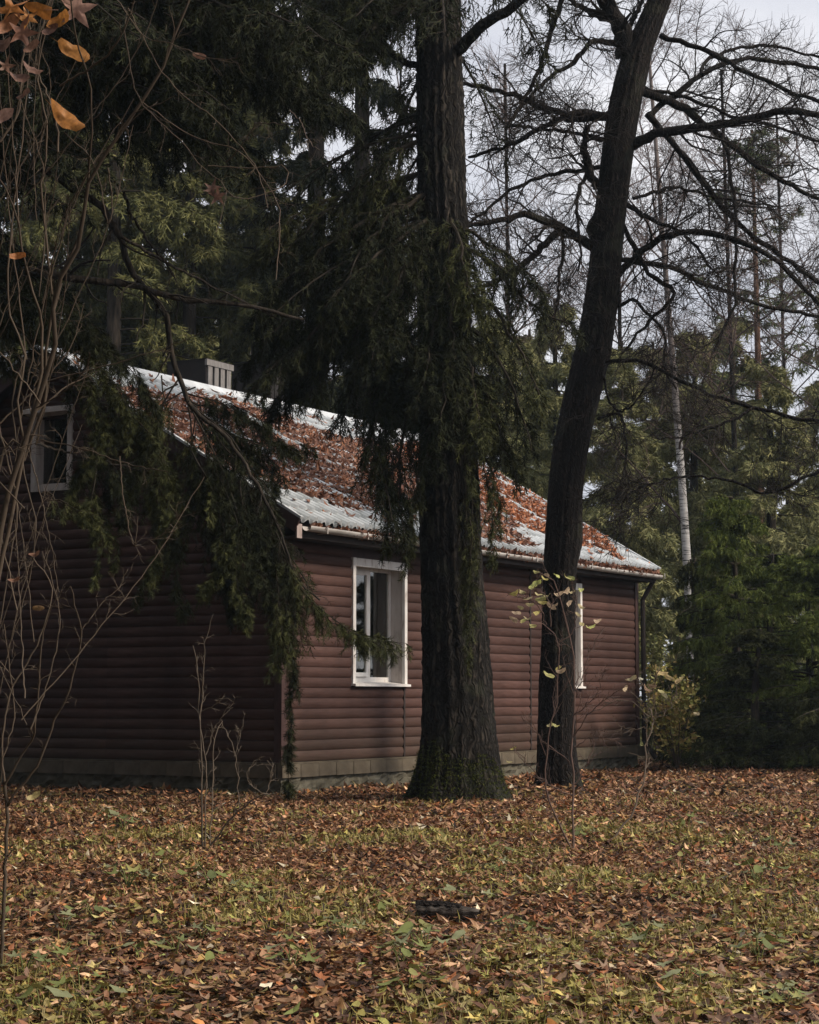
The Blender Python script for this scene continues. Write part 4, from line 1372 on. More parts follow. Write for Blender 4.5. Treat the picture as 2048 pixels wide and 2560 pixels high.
conifer('spruce_tree', 'lit', 560, 48, .9, 1.2, 1.9, 'bushy olive spruce behind the gap between the chimneys', BG)
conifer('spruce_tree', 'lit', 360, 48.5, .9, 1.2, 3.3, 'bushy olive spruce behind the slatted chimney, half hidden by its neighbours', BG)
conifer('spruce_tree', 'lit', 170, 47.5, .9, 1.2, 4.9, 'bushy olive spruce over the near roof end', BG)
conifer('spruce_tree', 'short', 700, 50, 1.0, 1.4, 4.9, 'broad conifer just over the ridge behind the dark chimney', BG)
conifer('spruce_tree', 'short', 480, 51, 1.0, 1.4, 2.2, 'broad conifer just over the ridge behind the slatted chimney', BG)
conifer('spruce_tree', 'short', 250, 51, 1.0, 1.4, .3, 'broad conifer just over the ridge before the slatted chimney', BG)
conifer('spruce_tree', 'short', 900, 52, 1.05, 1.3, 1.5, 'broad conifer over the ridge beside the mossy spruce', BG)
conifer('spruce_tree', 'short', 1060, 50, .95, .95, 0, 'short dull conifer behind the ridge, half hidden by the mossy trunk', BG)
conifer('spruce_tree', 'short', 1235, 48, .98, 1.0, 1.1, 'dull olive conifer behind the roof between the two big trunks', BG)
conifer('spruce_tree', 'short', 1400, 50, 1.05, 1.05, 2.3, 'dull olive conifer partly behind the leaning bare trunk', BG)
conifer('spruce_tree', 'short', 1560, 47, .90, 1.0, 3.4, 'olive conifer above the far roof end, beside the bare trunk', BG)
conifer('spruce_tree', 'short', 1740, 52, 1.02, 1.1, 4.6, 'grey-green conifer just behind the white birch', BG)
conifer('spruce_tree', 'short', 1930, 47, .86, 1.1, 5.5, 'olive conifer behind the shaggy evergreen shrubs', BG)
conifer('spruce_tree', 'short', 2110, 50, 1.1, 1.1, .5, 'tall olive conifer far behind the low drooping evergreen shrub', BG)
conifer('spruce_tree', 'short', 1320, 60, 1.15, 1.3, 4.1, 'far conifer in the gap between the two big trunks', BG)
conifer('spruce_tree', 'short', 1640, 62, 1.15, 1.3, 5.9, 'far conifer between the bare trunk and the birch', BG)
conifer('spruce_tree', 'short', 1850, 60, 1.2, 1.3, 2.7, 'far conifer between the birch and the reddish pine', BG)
conifer('pine_tree', 'pine', 1905, 56, 1.0, 1.0, 0, 'slim pine with tufted crown and bare reddish trunk')
TH_ = 'evergreen shrubs at the end of the house'
conifer('evergreen_shrub', 'shrub', 1840, 37.0, 1.06, .82, 0, 'tall shaggy green evergreen with bright tips beside the house corner', TH_, 'shrub')
conifer('evergreen_shrub', 'shrub', 1930, 38.0, .85, .95, 3.6, 'shaggy evergreen filling the gap between the two tall ones', TH_, 'shrub')
conifer('evergreen_shrub', 'shrub', 2030, 35.6, .84, .90, 2.1, 'broad evergreen with green tips beside the tall shaggy one', TH_, 'shrub')
conifer('evergreen_shrub', 'shrub_dark', 1740, 39.2, 1.0, .7, 1.0, 'dark evergreen pressed against the far corner of the house', TH_, 'shrub')
conifer('evergreen_shrub', 'shrub_dark', 2130, 33.6, .9, 1.0, 3.0, 'low drooping evergreen at the edge of the lawn', TH_, 'shrub')
conifer('evergreen_shrub', 'shrub_dark', 1890, 35.0, .62, 1.0, 4.2, 'squat dark evergreen at the foot of the two tall ones', TH_, 'shrub')
# the tree belt added out of view to block sky light from the gable
YB = 'spruces added out of view for shade'
KINDS['belt'] = dict(rmax=3.0, h=16, cols=GREEN_DARK, nb=100, K=12, Q=8, sec=1.0, shoot=.55, z0=.3, seed=140, hang=.4, tmpl=SHOOT_FAR, taper=.75, droop=.45, trunk_r=.25, wide=1.2, bark='bark_dark')
for k, (x, y, sz, sr) in enumerate(((-8.9, 24.2, .75, .8), (-8.3, 20.6, .9, .95), (-7.8, 17.2, .9, 1.0), (-7.0, 13.4, .9, 1.0), (-6.4, 9.6, .9, 1.0), (-5.7, 5.6, .85, .95), (-5.0, 1.6, .9, 1.1), (-11.8, 22, 1.1, 1.2), (-12, 15, 1.1, 1.3),
                                    (-11, 8, 1.1, 1.3), (-10, 1, 1.1, 1.3), (-7, -5, 1.1, 1.3), (-2, -8, 1.1, 1.3), (3.5, -10, 1.1, 1.3), (-12.5, -6, 1.2, 1.4), (-10.5, 27.5, .9, 1.0))):
    conifer('spruce_tree', 'belt', x, y, sz, sr, k * 1.1, 'dark spruce in the dense belt added out of view to shade the gable', YB, world=True)

# the wood far behind: one mass
fw = MB()
rf = np.random.default_rng(77)
for k in range(52):
    d = rf.uniform(62, 95)
    x = rf.uniform(-.36, .36) * d
    h = rf.uniform(6.5, 10.5) * d / 75
    if x / d < .02:
        h *= 1.5
    n = 420
    u = rf.random(n) ** .7
    z = .3 + (h - .3) * u
    rad = h * .24 * (1 - u * .9) * np.sqrt(rf.random(n))
    a = rf.uniform(0, 6.28, n)
    P = np.column_stack([x + rad * np.cos(a), d + rad * np.sin(a), z])
    D = np.column_stack([np.cos(a), np.sin(a), rf.uniform(-1.3, .1, n)])
    c0 = np.array(GREEN_LIT[0] if k % 3 else (.07, .052, .035)) * rf.uniform(.7, 1.3)
    place(fw, SHOOT_FAR, P, D, rf.uniform(.7, 1.5, n), c0 * rf.uniform(.6, 1.5, (n, 1)), 1.0, rf)
tag(fw.build('forest', M['needle']), 'distant mixed wood closing off the yard', 'forest', None, 'stuff')

# ================================================================== bare deciduous trees
def z3(*pts):                                                # points read in an enlargement of the upper right of the photograph
    return [(1200 + x / 2.034, y / 2.034) for x, y in pts]
def z6(*pts):
    return [(1200 + x / 2.034, 900 + y / 2.034) for x, y in pts]
BT = GP(1408, 1975)
dB = BT[1]
BARE = empty('bare_tree', BT, 'tall leaning bare tree with forked top and spreading dark limbs', 'tree')
bpx = [(1400, 2010, 100), (1396, 1960, 104), (1392, 1850, 94), (1394, 1743, 88), (1398, 1497, 82), (1402, 1392, 83), (1423, 1146, 88), (1477, 900, 93), (1484, 870, 92), (1505, 737, 85), (1520, 590, 80), (1537, 442, 80), (1557, 295, 82), (1577, 200, 82), (1598, 120, 74), (1640, 20, 62), (1690, -120, 54), (1760, -420, 36)]
axb = [PX(x, y, dB) for x, y, _ in bpx]
axb[0][2] = -.2
mb = MB()
B_P, B_R, B_V = trunk_mesh(mb, axb, [r / 2 * dB / F_PX for *_, r in bpx], 72, 300, .15, 4, .008, 14, knots=((8.2, 3.14, .16, .10), (3.65, 0.2, .25, .05), (4.0, 0.1, .3, .03), (1.6, 3.0, .4, .02)))
mb.build('trunk', M['bark_linden'], BARE, org=BT, smooth=True)
rB = np.random.default_rng(41)
limbsB = [
    (z3((740, 290), (735, 200), (700, 110), (640, 0), (560, -160)), 44, 26, -.3),
    (z3((700, 110), (600, 80), (460, 0), (330, -120)), 15, 7, .5), (z3((715, 235), (650, 210), (580, 210), (530, 250), (450, 330), (310, 430), (200, 560)), 14, 6, -.8),
    (z3((770, 745), (830, 705), (900, 680), (1060, 650), (1310, 615), (1560, 565), (1725, 585), (1900, 600)), 24, 12, -1.2), (z3((830, 470), (950, 510), (1050, 560), (1200, 680), (1350, 790), (1500, 900), (1720, 1010)), 20, 9, .8),
    (z3((850, 590), (930, 530), (1130, 380), (1270, 310), (1430, 300), (1725, 350), (1850, 380)), 14, 8, 1.2), (z3((1130, 380), (1150, 310), (1300, 250), (1450, 230), (1725, 290)), 9, 6, 1.4),
    (z3((920, 180), (1200, 280), (1400, 390), (1725, 520), (1850, 560)), 12, 7, -1.5), (z3((850, 580), (1000, 750), (1150, 950), (1300, 1120), (1500, 1280), (1725, 1440)), 15, 10, 1.6),
    (z3((700, 1400), (800, 1300), (900, 1230), (1000, 1180), (1150, 1185), (1320, 1220), (1500, 1320), (1725, 1550)), 17, 8, -1.4), (z3((725, 1140), (800, 1290), (860, 1390), (970, 1470), (980, 1510), (880, 1610), (720, 1800)), 13, 5, -.6),
    (z3((710, 1320), (960, 1360), (1150, 1440), (1400, 1540), (1725, 1610)), 13, 8, .9), (z3((750, 1040), (900, 1130), (1050, 1200), (1180, 1370)), 11, 5, -.9),
    (z3((1230, 680), (1270, 850), (1300, 1100), (1300, 1400), (1290, 1560), (1180, 1800)), 9, 5, -1.3), (z3((660, 590), (540, 570), (440, 580), (300, 540), (200, 490), (0, 440), (-150, 420)), 17, 9, -.8),
    (z3((640, 600), (400, 610), (300, 660), (180, 720), (80, 760), (-60, 800)), 16, 7, .6), (z3((640, 710), (500, 680), (350, 660), (150, 640)), 11, 5, 1.0),
    (z3((610, 850), (400, 880), (230, 930), (100, 1010), (0, 1100), (-120, 1150)), 11, 5, -.5), (z3((590, 1265), (480, 1200), (380, 1140), (250, 1095), (150, 1110), (0, 1140), (-150, 1160)), 22, 8, -1.0),
    (z3((410, 1165), (300, 1270), (200, 1360), (80, 1430), (-60, 1500)), 16, 8, -1.3), (z3((600, 960), (560, 880), (530, 770), (545, 640)), 20, 12, -.4),
    (z3((530, 790), (540, 880), (500, 980), (495, 1100), (515, 1250), (500, 1380)), 10, 4, -.5), (z3((420, 1180), (425, 1280), (400, 1400), (395, 1560), (330, 1700)), 9, 4, -1.0),
    (z3((430, -60), (350, 200), (310, 340), (230, 500), (130, 660)), 13, 6, -1.0), (z3((740, 190), (800, 60), (860, -60)), 12, 8, .4),
    (z3((800, 420), (880, 470), (1000, 480), (1250, 580), (1500, 640), (1725, 720)), 10, 6, .6), (z3((780, 1010), (1000, 960), (1250, 1010), (1500, 1050)), 8, 4, 1.0),
    (z3((700, 1560), (780, 1520), (860, 1600), (940, 1720), (940, 1860), (1000, 1980)), 8, 4, -.5), (z6((560, 60), (700, 0), (850, 20), (1000, 90), (1080, 130), (1200, 190), (1400, 240), (1550, 290), (1725, 310), (1800, 315)), 8, 8, -2.2),
    (z6((1400, 240), (1250, 320), (1050, 380), (900, 400)), 6, 3, -2.2), (z6((1090, 590), (1300, 620), (1450, 680), (1560, 640), (1725, 570), (1850, 520)), 5, 7, -2.0),
    (z6((1090, 590), (900, 620), (760, 680), (720, 760)), 5, 3, -2.0), (z6((600, 300), (700, 270), (740, 350), (740, 520), (690, 700)), 7, 3, -.6), (z6((620, 0), (640, 150), (700, 260), (800, 200), (900, 30)), 6, 3, -.8),
]
LB, LR = [], []
for k, (pts, w0, w1, dd) in enumerate(limbsB):
    st = dB + (0 if k not in (29, 30, 31) else dd * .9)
    P = px_limb(pts, st, dB + dd, 22, .012, rB)
    R = np.linspace(w0, w1, 22) / 2 * dB / F_PX * 1.18
    mb = MB()
    tubes(mb, P, R * (1 + rB.normal(0, .07, 22)), 8)
    mb.build('limb', M['bark_linden'], BARE, org=BT, smooth=True)
    LB.append(P); LR.append(R)
LB, LR = np.array(LB), np.array(LR)
tw = MB()
tc_ = np.array([.020, .016, .013])
g1, r1 = grow(LB, LR, 13, .34, (.4, 1.1), 9, .20, -.015, .12, rr=.42, rmin=.007, lmin=.6, rng=rB)
g2, r2 = grow(g1, r1, 6, .52, (.4, 1.1), 6, .22, .0, .12, rr=.55, rmin=.0052, lmin=.35, rng=rB)
g3, r3 = grow(g2, r2, 4, .64, (.4, 1.0), 3, .22, .02, .1, rr=.75, rmin=.0042, lmin=.25, rng=rB)
tubes(tw, g1, r1, 5, tc_); tubes(tw, g2, r2, 4, tc_); tubes(tw, g3, r3, 3, tc_ * 1.2)
tag(tw.build('twigs', M['twig'], BARE, org=BT), kind='stuff')

_bare = {}
def bare_meshes(kind, h=17, nl=20, tr_=.085, spread=.34, per=(7, 6, 4), rm=.0048, seed=1, col=(.05, .036, .032), bark='bark_linden', lean=0.):
    if kind in _bare:
        return _bare[kind]
    r = np.random.default_rng(seed)
    mb = MB()
    ax_ = [(0, 0, -.2), (lean * .2, 0, h * .3), (lean * .6, .1, h * .65), (lean, .2, h)]
    P, R, _ = trunk_mesh(mb, ax_, [tr_, tr_ * .8, tr_ * .5, .03], 14, 60, .03, 5, .003, seed)
    tm = mb.mesh('trunk', smooth=True)
    tm.materials.append(M[bark])
    g0, r0 = grow(P[None], R[None] * .5, nl, spread, (.45, 1.0), 12, .09, .03, .3, .97, rr=.7, rmin=.02, rng=r)
    tw = MB()
    c = np.array(col)
    tubes(tw, g0, r0, 5, c * .7)
    a1, b1 = grow(g0, r0, per[0], .42, (.4, .9), 7, .16, .02, .15, rr=.5, rmin=rm * 1.4, rng=r)
    a2, b2 = grow(a1, b1, per[1], .55, (.4, .9), 5, .18, .0, .1, rr=.6, rmin=rm, lmin=.4, rng=r)
    a3, b3 = grow(a2, b2, per[2], .65, (.3, .9), 3, .2, -.03, .1, rr=.8, rmin=rm * .8, lmin=.35, rng=r)
    tubes(tw, a1, b1, 3, c); tubes(tw, a2, b2, 3, c); tubes(tw, a3, b3, 3, c)
    cm = tw.mesh('crown')
    cm.materials.append(M['twig'])
    _bare[kind] = (tm, cm)
    return _bare[kind]
def bare_tree(name, kind, px, d, sz, sr, rot, label, group=None):
    b = np.array([PX(px, 1745, d)[0], d, 0.0])
    e = empty(name, b, label, 'tree', group, rz=rot)
    e.scale = (sr, sr, sz)
    tm, cm = bare_meshes(kind, **BKIND[kind])
    link_copy(tm, 'trunk', e)
    link_copy(cm, 'crown', e)['kind'] = 'stuff'
BKIND = {'birch': dict(seed=201, col=(.11, .075, .065), bark='birch', nl=16, lean=-.9, spread=.28, tr_=.115), 'bare': dict(seed=202, col=(.115, .082, .072), nl=24)}
G2 = 'bare trees behind the house'
bare_tree('birch_tree', 'birch', 1738, 44, 1.0, 1.0, 0, 'white-trunked birch with bare crown above the shaggy evergreen')
bare_tree('bare_tree', 'bare', 1560, 52, 1.05, 1.15, 0, 'bare fine-twigged tree behind the leaning tree', G2)
bare_tree('bare_tree', 'bare', 1850, 49, 1.0, 1.15, 1.2, 'bare fine-twigged tree between the birch and the reddish pine', G2)
bare_tree('bare_tree', 'bare', 1280, 54, 1.1, 1.2, 2.6, 'bare fine-twigged tree seen between the two big trunks', G2)
bare_tree('bare_tree', 'bare', 2070, 43, .82, 1.0, 3.8, 'bare twiggy tree above the broad evergreen', G2)
bare_tree('bare_tree', 'bare', 1980, 64, 1.2, 1.3, .5, 'far bare tree beyond the reddish pine', G2)
bare_tree('bare_tree', 'bare', 985, 60, 1.25, 1.1, 4.4, 'far bare tree seen just beside the mossy spruce trunk', G2)

# ================================================================== small woody plants
def stems(thing, org, lines, d, col, rng, per=5, lf=.22, m=16, mat='twig', wig=.004, twigs=True, sub=3, side=(.4, 1.0), ws=1.0):
    """traced stems (px, width px start, end) as parts, fine side twigs as one part"""
    Ps, Rs = [], []
    for pts, w0, w1, d0, d1 in lines:
        P = px_limb(pts, d0, d1, m, wig, rng)
        R = np.linspace(w0, w1, m) / 2 * d / F_PX * ws
        mb = MB()
        tubes(mb, P, R, 7, np.array(col) * rng.uniform(.8, 1.2))
        mb.build('stem', M[mat], thing, org=org, smooth=True)
        Ps.append(P); Rs.append(R)
    if twigs:
        g, r = grow(np.array(Ps), np.array(Rs), per, lf, side, 7, .16, .02, .25, rr=.6, rmin=.0012 * d / 8, lmin=.08, rng=rng)
        tw = MB()
        tubes(tw, g, r, 4, np.array(col))
        if sub:
            g2, r2 = grow(g, r, sub, .5, side, 5, .2, .0, .2, rr=.7, rmin=.001 * d / 8, lmin=.05, rng=rng)
            tubes(tw, g2, r2, 3, np.array(col))
        tag(tw.build('twigs', M[mat], thing, org=org), kind='stuff')
    return Ps
def plant_leaf(thing, p, size, rot, col, kind='oval', mesh_rng=_lr, org=(0, 0, 0)):
    v, q, t = detailed_leaf(kind, mesh_rng)
    v = v.copy()
    v[:, 2] = v[:, 2] * 1.3 + .05 * np.sin(v[:, 0] * 9) + .04 * np.sin(v[:, 1] * 13 + 1)
    mb = MB().add(v, q=q, t=t, c=np.array(col))
    o = mb.build('leaf', M['bush_leaf'], thing, smooth=True, loc=tuple(np.asarray(p) - np.asarray(org)))
    o.rotation_euler = rot
    o.scale = (size,) * 3
    return o
M['bush_leaf'] = mat_attr('hanging_leaf', 0.55, 0.3, trans=0.3, vary=6.0)

# --- tangled bush at the picture's edge: pale bare stems and withered leaves
dS = 9.3
BS = GP(2, 2440)
dS = BS[1]
rS = np.random.default_rng(61)
BUSH = empty('bare_bush', BS, 'tangled bare bush of pale stems with a few withered orange leaves', 'bush')
dS2 = dS - .4
linesS = [
    ([(2, 2445), (10, 2250), (18, 2050), (12, 1960)], 14, 12, dS, dS), ([(10, 1966), (60, 1880), (86, 1840), (88, 1808), (100, 1678), (109, 1576), (134, 1507)], 9, 4, dS, dS2),
    ([(20, 2010), (93, 1910), (139, 1799), (167, 1743), (195, 1641), (204, 1585), (190, 1520), (176, 1465)], 10, 4, dS, dS2), ([(204, 1575), (260, 1502), (297, 1470), (320, 1423)], 5, 3, dS2, dS2),
    ([(12, 1960), (5, 1860), (14, 1794), (28, 1725), (70, 1655), (107, 1576), (130, 1470), (80, 1390)], 8, 4, dS, dS), ([(0, 1980), (10, 1890), (34, 1800), (30, 1720), (10, 1560)], 7, 3, dS, dS),
    ([(-60, 1900), (-30, 1600), (0, 1324), (46, 1152), (83, 1041), (125, 902), (140, 850), (133, 735), (180, 660), (205, 576), (217, 472), (246, 413), (359, 250), (417, 142), (472, 0), (500, -80)], 26, 8, dS, dS - .8),
    ([(-40, 1700), (-5, 1450), (40, 1230), (70, 1080), (100, 950), (108, 800), (92, 764), (60, 640), (42, 542), (20, 480), (-20, 420)], 20, 5, dS, dS - .5), ([(60, 1150), (110, 1000), (118, 860), (150, 700), (205, 570), (222, 420), (229, 363), (229, 230), (200, 130), (184, 58), (176, -20)], 12, 5, dS, dS - .9),
    ([(-20, 1250), (20, 1100), (60, 1130), (45, 1010), (60, 880), (20, 760), (30, 560), (45, 430), (60, 300), (75, 100), (60, -30)], 10, 5, dS, dS), ([(130, 735), (120, 640), (105, 480), (118, 330), (95, 180), (120, 60), (140, -40)], 9, 5, dS, dS - .4),
    ([(145, 380), (140, 300), (110, 220), (90, 140), (130, -20)], 8, 4, dS, dS), ([(150, 215), (240, 160), (290, 110), (330, 20), (340, -40)], 7, 5, dS - .6, dS - 1),
    ([(0, 355), (45, 280), (55, 160), (70, 60), (50, -40)], 9, 6, dS, dS), ([(270, 420), (280, 490), (270, 560), (235, 410), (160, 330)], 5, 4, dS - .5, dS - .5),
    ([(280, -20), (360, 90), (430, 110), (520, 145), (580, 148), (600, 130)], 4, 3, dS - .6, dS - 1.2), ([(310, 70), (345, 240), (430, 330), (500, 410), (555, 460), (565, 490), (540, 580)], 5, 3, dS - .6, dS - 1.0),
    ([(350, 250), (480, 340), (600, 380), (690, 500), (700, 590), (690, 700)], 4, 3, dS - .6, dS - 1.1), ([(320, 20), (420, 200), (540, 300), (640, 420), (670, 520)], 4, 3, dS - .6, dS - 1.1), ([(520, 415), (640, 420), (705, 415), (720, 440), (690, 475), (600, 495), (560, 470)], 4, 3, dS - .8, dS - 1.0),
    ([(565, 405), (600, 370), (640, 312), (660, 308), (710, 310)], 4, 3, dS - .8, dS - 1.2), ([(725, 275), (755, 310), (770, 350), (800, 376)], 4, 3, dS - .8, dS - 1.2), ([(90, 1020), (160, 980), (215, 920), (222, 880)], 5, 3, dS - .3, dS - .6),
    ([(0, 1140), (50, 1120), (100, 1105)], 4, 3, dS - .3, dS - .3), ([(100, 1100), (200, 1120), (320, 1160), (420, 1180)], 5, 3, dS - .3, dS - .8), ([(300, 1140), (310, 1250), (335, 1365), (345, 1290)], 4, 3, dS - .8, dS - .9), ([(335, 1367), (400, 1340), (450, 1285)], 4, 2, dS - .8, dS - .9),
    ([(70, 1120), (100, 1230), (130, 1380), (150, 1480), (176, 1465)], 5, 3, dS - .3, dS - .3), ([(60, 900), (30, 1000), (60, 1180), (90, 1330), (60, 1500), (20, 1620)], 7, 4, dS, dS), ([(-20, 1000), (40, 1250), (25, 1400), (0, 1560)], 8, 5, dS, dS),
]
for k in range(36):
    y0 = rS.uniform(300, 1900)
    x0 = rS.uniform(-80, 110)
    an = rS.normal(.12, .38)
    ln = rS.uniform(350, 900)
    x1, y1 = x0 + ln * math.sin(an), y0 - ln * math.cos(an)
    b_ = rS.uniform(-60, 60)
    linesS.append(([(x0, y0), (x0 + (x1 - x0) * .3 + b_ * .7, y0 + (y1 - y0) * .3), (x0 + (x1 - x0) * .65 + b_, y0 + (y1 - y0) * .65), (x1, y1)], rS.uniform(3, 7), 2.5, dS + rS.uniform(-.4, .5), dS + rS.uniform(-.8, .5)))
stems(BUSH, BS, linesS, dS, (.085, .064, .046), rS, per=7, lf=.10, m=26, wig=.0025, sub=3, ws=.72)
for x, y, sz, col, kd in ((28, 20, .18, (.36, .14, .035), 'maple'), (108, 28, .14, (.38, .15, .035), 'oval'), (192, 22, .20, (.34, .20, .15), 'maple'), (152, 50, .12, (.45, .2, .05), 'oval'), (55, 82, .16, (.24, .12, .08), 'maple'),
                          (182, 128, .15, (.38, .17, .045), 'oval'), (12, 112, .12, (.20, .12, .09), 'oval'), (165, 300, .17, (.44, .19, .05), 'oval'), (46, 640, .07, (.42, .16, .05), 'oval'), (6, 290, .11, (.22, .13, .1), 'oval'),
                          (78, 175, .09, (.2, .11, .08), 'oval'), (45, 195, .09, (.2, .11, .08), 'oval'), (97, 1520, .055, (.22, .13, .06), 'oval'), (38, 1450, .05, (.2, .10, .06), 'oval'), (92, 1385, .05, (.2, .10, .06), 'oval'), (500, 140, .06, (.24, .13, .09), 'oval'), (530, 470, .09, (.14, .08, .06), 'maple'), (545, 490, .09, (.2, .11, .08), 'maple'), (20, 60, .13, (.30, .13, .06), 'oval'), (70, 45, .12, (.38, .17, .05), 'maple'), (125, 75, .08, (.2, .11, .08), 'oval'), (15, 165, .09, (.22, .12, .08), 'maple'), (80, 115, .08, (.26, .14, .09), 'oval'), (60, 235, .07, (.18, .1, .07), 'oval'), (85, 1990, .06, (.4, .32, .14), 'oval')):
    d = dS - (.5 if x < 300 else .9)
    plant_leaf(BUSH, PX(x, y, d), sz * .85, (random.uniform(1.0, 1.9), random.uniform(-.9, .9), random.uniform(-.5, .5)) if (x, y) != (165, 300) else (1.35, .7, .15), col, kd, org=BS)

plant_leaf(SPRUCE, PX(880, 692, dA - .9), .085, (1.4, .5, .2), (.5, .28, .14), 'oval', org=SA)      # dry leaf caught in the spruce
# --- slender bare sapling on the lawn
def z7(*p):
    return [(x / 2.156, 1400 + y / 2.156) for x, y in p]
b1 = GP(512, 2128)
d1 = b1[1]
r1_ = np.random.default_rng(62)
SAP = empty('sapling', b1, 'slender bare sapling standing on the lawn before the gable wall', 'sapling')
lines1 = [(z7((1095, 1570), (1085, 1100), (1075, 820), (1068, 600), (1040, 460)), 6, 2.5, d1, d1), (z7((1080, 820), (1100, 600), (1105, 440), (1150, 290)), 4, 2, d1, d1 - .2), (z7((1105, 1570), (1110, 1100), (1080, 900), (1090, 700)), 5, 2, d1, d1 + .1),
          (z7((1085, 815), (1150, 790), (1200, 750), (1260, 765)), 3, 1.5, d1, d1 - .2), (z7((1110, 1050), (1160, 900), (1190, 850), (1240, 780)), 3.5, 1.5, d1, d1 - .1), (z7((1120, 1575), (1200, 1450), (1290, 1350), (1390, 1280), (1500, 1255)), 7, 3, d1, d1 - .3),
          (z7((1130, 1560), (1150, 1200), (1160, 950), (1200, 870)), 4, 2, d1, d1 + .2), (z7((1290, 1350), (1270, 1050), (1210, 900), (1195, 860)), 3.5, 1.5, d1 - .1, d1), (z7((1260, 1060), (1300, 940), (1310, 860)), 2.5, 1.5, d1, d1), (z7((1500, 1255), (1420, 1260), (1330, 1180), (1370, 1080)), 3, 1.5, d1 - .2, d1 - .2),
          (z7((1430, 1270), (1470, 1150), (1440, 1080)), 3, 1.5, d1 - .2, d1 - .2)]
stems(SAP, b1, lines1, d1, (.12, .094, .07), r1_, per=7, lf=.14, m=14, wig=.006, sub=2, ws=.85)
# --- yellow-leaved sapling before the leaning tree
def z1(*p):
    return [(1200 + x / 2.034, 1350 + y / 2.034) for x, y in p]
b2 = GP(1433, 2140)
d2 = b2[1]
r2_ = np.random.default_rng(63)
SAP2 = empty('sapling', b2, 'branching sapling with pale yellow leaves in front of the leaning trunk', 'sapling')
lines2 = [(z1((475, 1590), (470, 1350), (465, 1100), (480, 850), (470, 600), (430, 380), (380, 200), (300, 165)), 6, 2.5, d2, d2), (z1((470, 1580), (400, 1430), (345, 1300), (330, 1150), (350, 1000), (400, 700), (405, 520), (340, 420), (250, 440)), 5, 2, d2, d2 - .1),
          (z1((405, 520), (470, 460), (490, 330), (460, 190)), 3, 1.5, d2, d2), (z1((340, 430), (300, 340), (210, 290), (170, 270)), 3, 1.5, d2, d2), (z1((360, 440), (350, 300), (270, 240), (310, 170)), 3, 1.5, d2, d2), (z1((480, 1000), (560, 880), (640, 800), (760, 740)), 3.5, 1.5, d2, d2 - .2),
          (z1((470, 900), (580, 800), (640, 660)), 3, 1.5, d2, d2 - .2), (z1((460, 1150), (400, 1080), (300, 1000), (210, 890)), 3.5, 1.5, d2, d2), (z1((470, 1250), (560, 1100), (600, 960), (630, 1060)), 3, 1.5, d2, d2), (z1((470, 850), (540, 640), (570, 540), (640, 440)), 3, 1.5, d2, d2 + .1),
          (z1((475, 1300), (330, 1230), (250, 1150), (170, 1050)), 3, 1.5, d2, d2), (z1((480, 1050), (520, 1030), (600, 1000), (720, 1035)), 3, 1.5, d2, d2), (z1((480, 740), (540, 850), (545, 700)), 2.5, 1.5, d2, d2)]
stems(SAP2, b2, lines2, d2, (.105, .07, .058), r2_, per=11, lf=.17, m=16, wig=.008, sub=3, ws=1.0)
yl = [(290, 165), (345, 178), (390, 182), (440, 190), (465, 195), (300, 215), (270, 235), (330, 200), (185, 268), (205, 262), (245, 298), (300, 280), (345, 285), (400, 275), (440, 265), (465, 268), (320, 320), (360, 335), (255, 330), (285, 372), (210, 345), (185, 370), (215, 412), (245, 402), (260, 438), (180, 408), (450, 325), (505, 255), (520, 345), (500, 380), (515, 428), (590, 415), (560, 445), (400, 650), (420, 665), (350, 690), (355, 942), (370, 938), (170, 1060), (140, 1130), (310, 300), (385, 330)]
for x, y in yl:
    (px_, py_), = z1((x, y))
    c = random.choice([(.46, .40, .20), (.50, .42, .24), (.42, .36, .12), (.38, .36, .14), (.44, .33, .22), (.40, .42, .14)])
    plant_leaf(SAP2, PX(px_, py_, d2 + random.uniform(-.15, .15)), random.uniform(.045, .08), (random.uniform(.4, 1.6), random.uniform(-.7, .7), random.uniform(-1, 1)), c, 'oval', org=b2)
# --- second stem to its side, brown leaves on top
b3 = GP(1520, 2112)
d3 = b3[1]
SAP3 = empty('sapling', b3, 'thin leaning sapling with a few brown-yellow leaves near the house corner', 'sapling')
lines3 = [(z1((655, 1545), (760, 1410), (830, 1230), (850, 1050), (880, 920), (865, 850), (840, 860)), 6, 2.5, d3, d3 + .3), (z1((850, 1050), (840, 880), (800, 800), (720, 760)), 3, 1.5, d3, d3), (z1((870, 940), (900, 870), (880, 780), (900, 700), (930, 650)), 3, 1.5, d3, d3), (z1((840, 960), (760, 960), (700, 940)), 2.5, 1.5, d3, d3), (z1((860, 900), (790, 830), (690, 820), (600, 870)), 3, 1.5, d3, d3), (z1((880, 920), (960, 860), (1010, 720)), 2.5, 1.5, d3, d3), (z1((850, 850), (850, 760), (790, 700)), 2.5, 1.5, d3, d3)]
stems(SAP3, b3, lines3, d3, (.12, .092, .07), r2_, per=11, lf=.18, m=14, wig=.008, sub=3, ws=1.0)
for x, y, sz, c in ((905, 675, .16, (.40, .30, .14)), (960, 700, .11, (.34, .26, .12)), (775, 705, .12, (.42, .35, .2)), (815, 706, .06, (.7, .68, .55)), (735, 760, .10, (.42, .32, .2)), (880, 745, .1, (.3, .2, .12)), (940, 790, .10, (.5, .46, .28)), (1105, 885, .08, (.5, .42, .26)), (1000, 720, .1, (.32, .24, .12)), (850, 760, .1, (.26, .17, .11)), (1020, 705, .08, (.36, .3, .14)), (920, 770, .09, (.4, .36, .16))):
    (px_, py_), = z1((x, y))
    plant_leaf(SAP3, PX(px_, py_, d3 + random.uniform(-.1, .1)), sz * .7, (random.uniform(.5, 1.7), random.uniform(-.7, .7), random.uniform(-1, 1)), c, 'oval', org=b3)

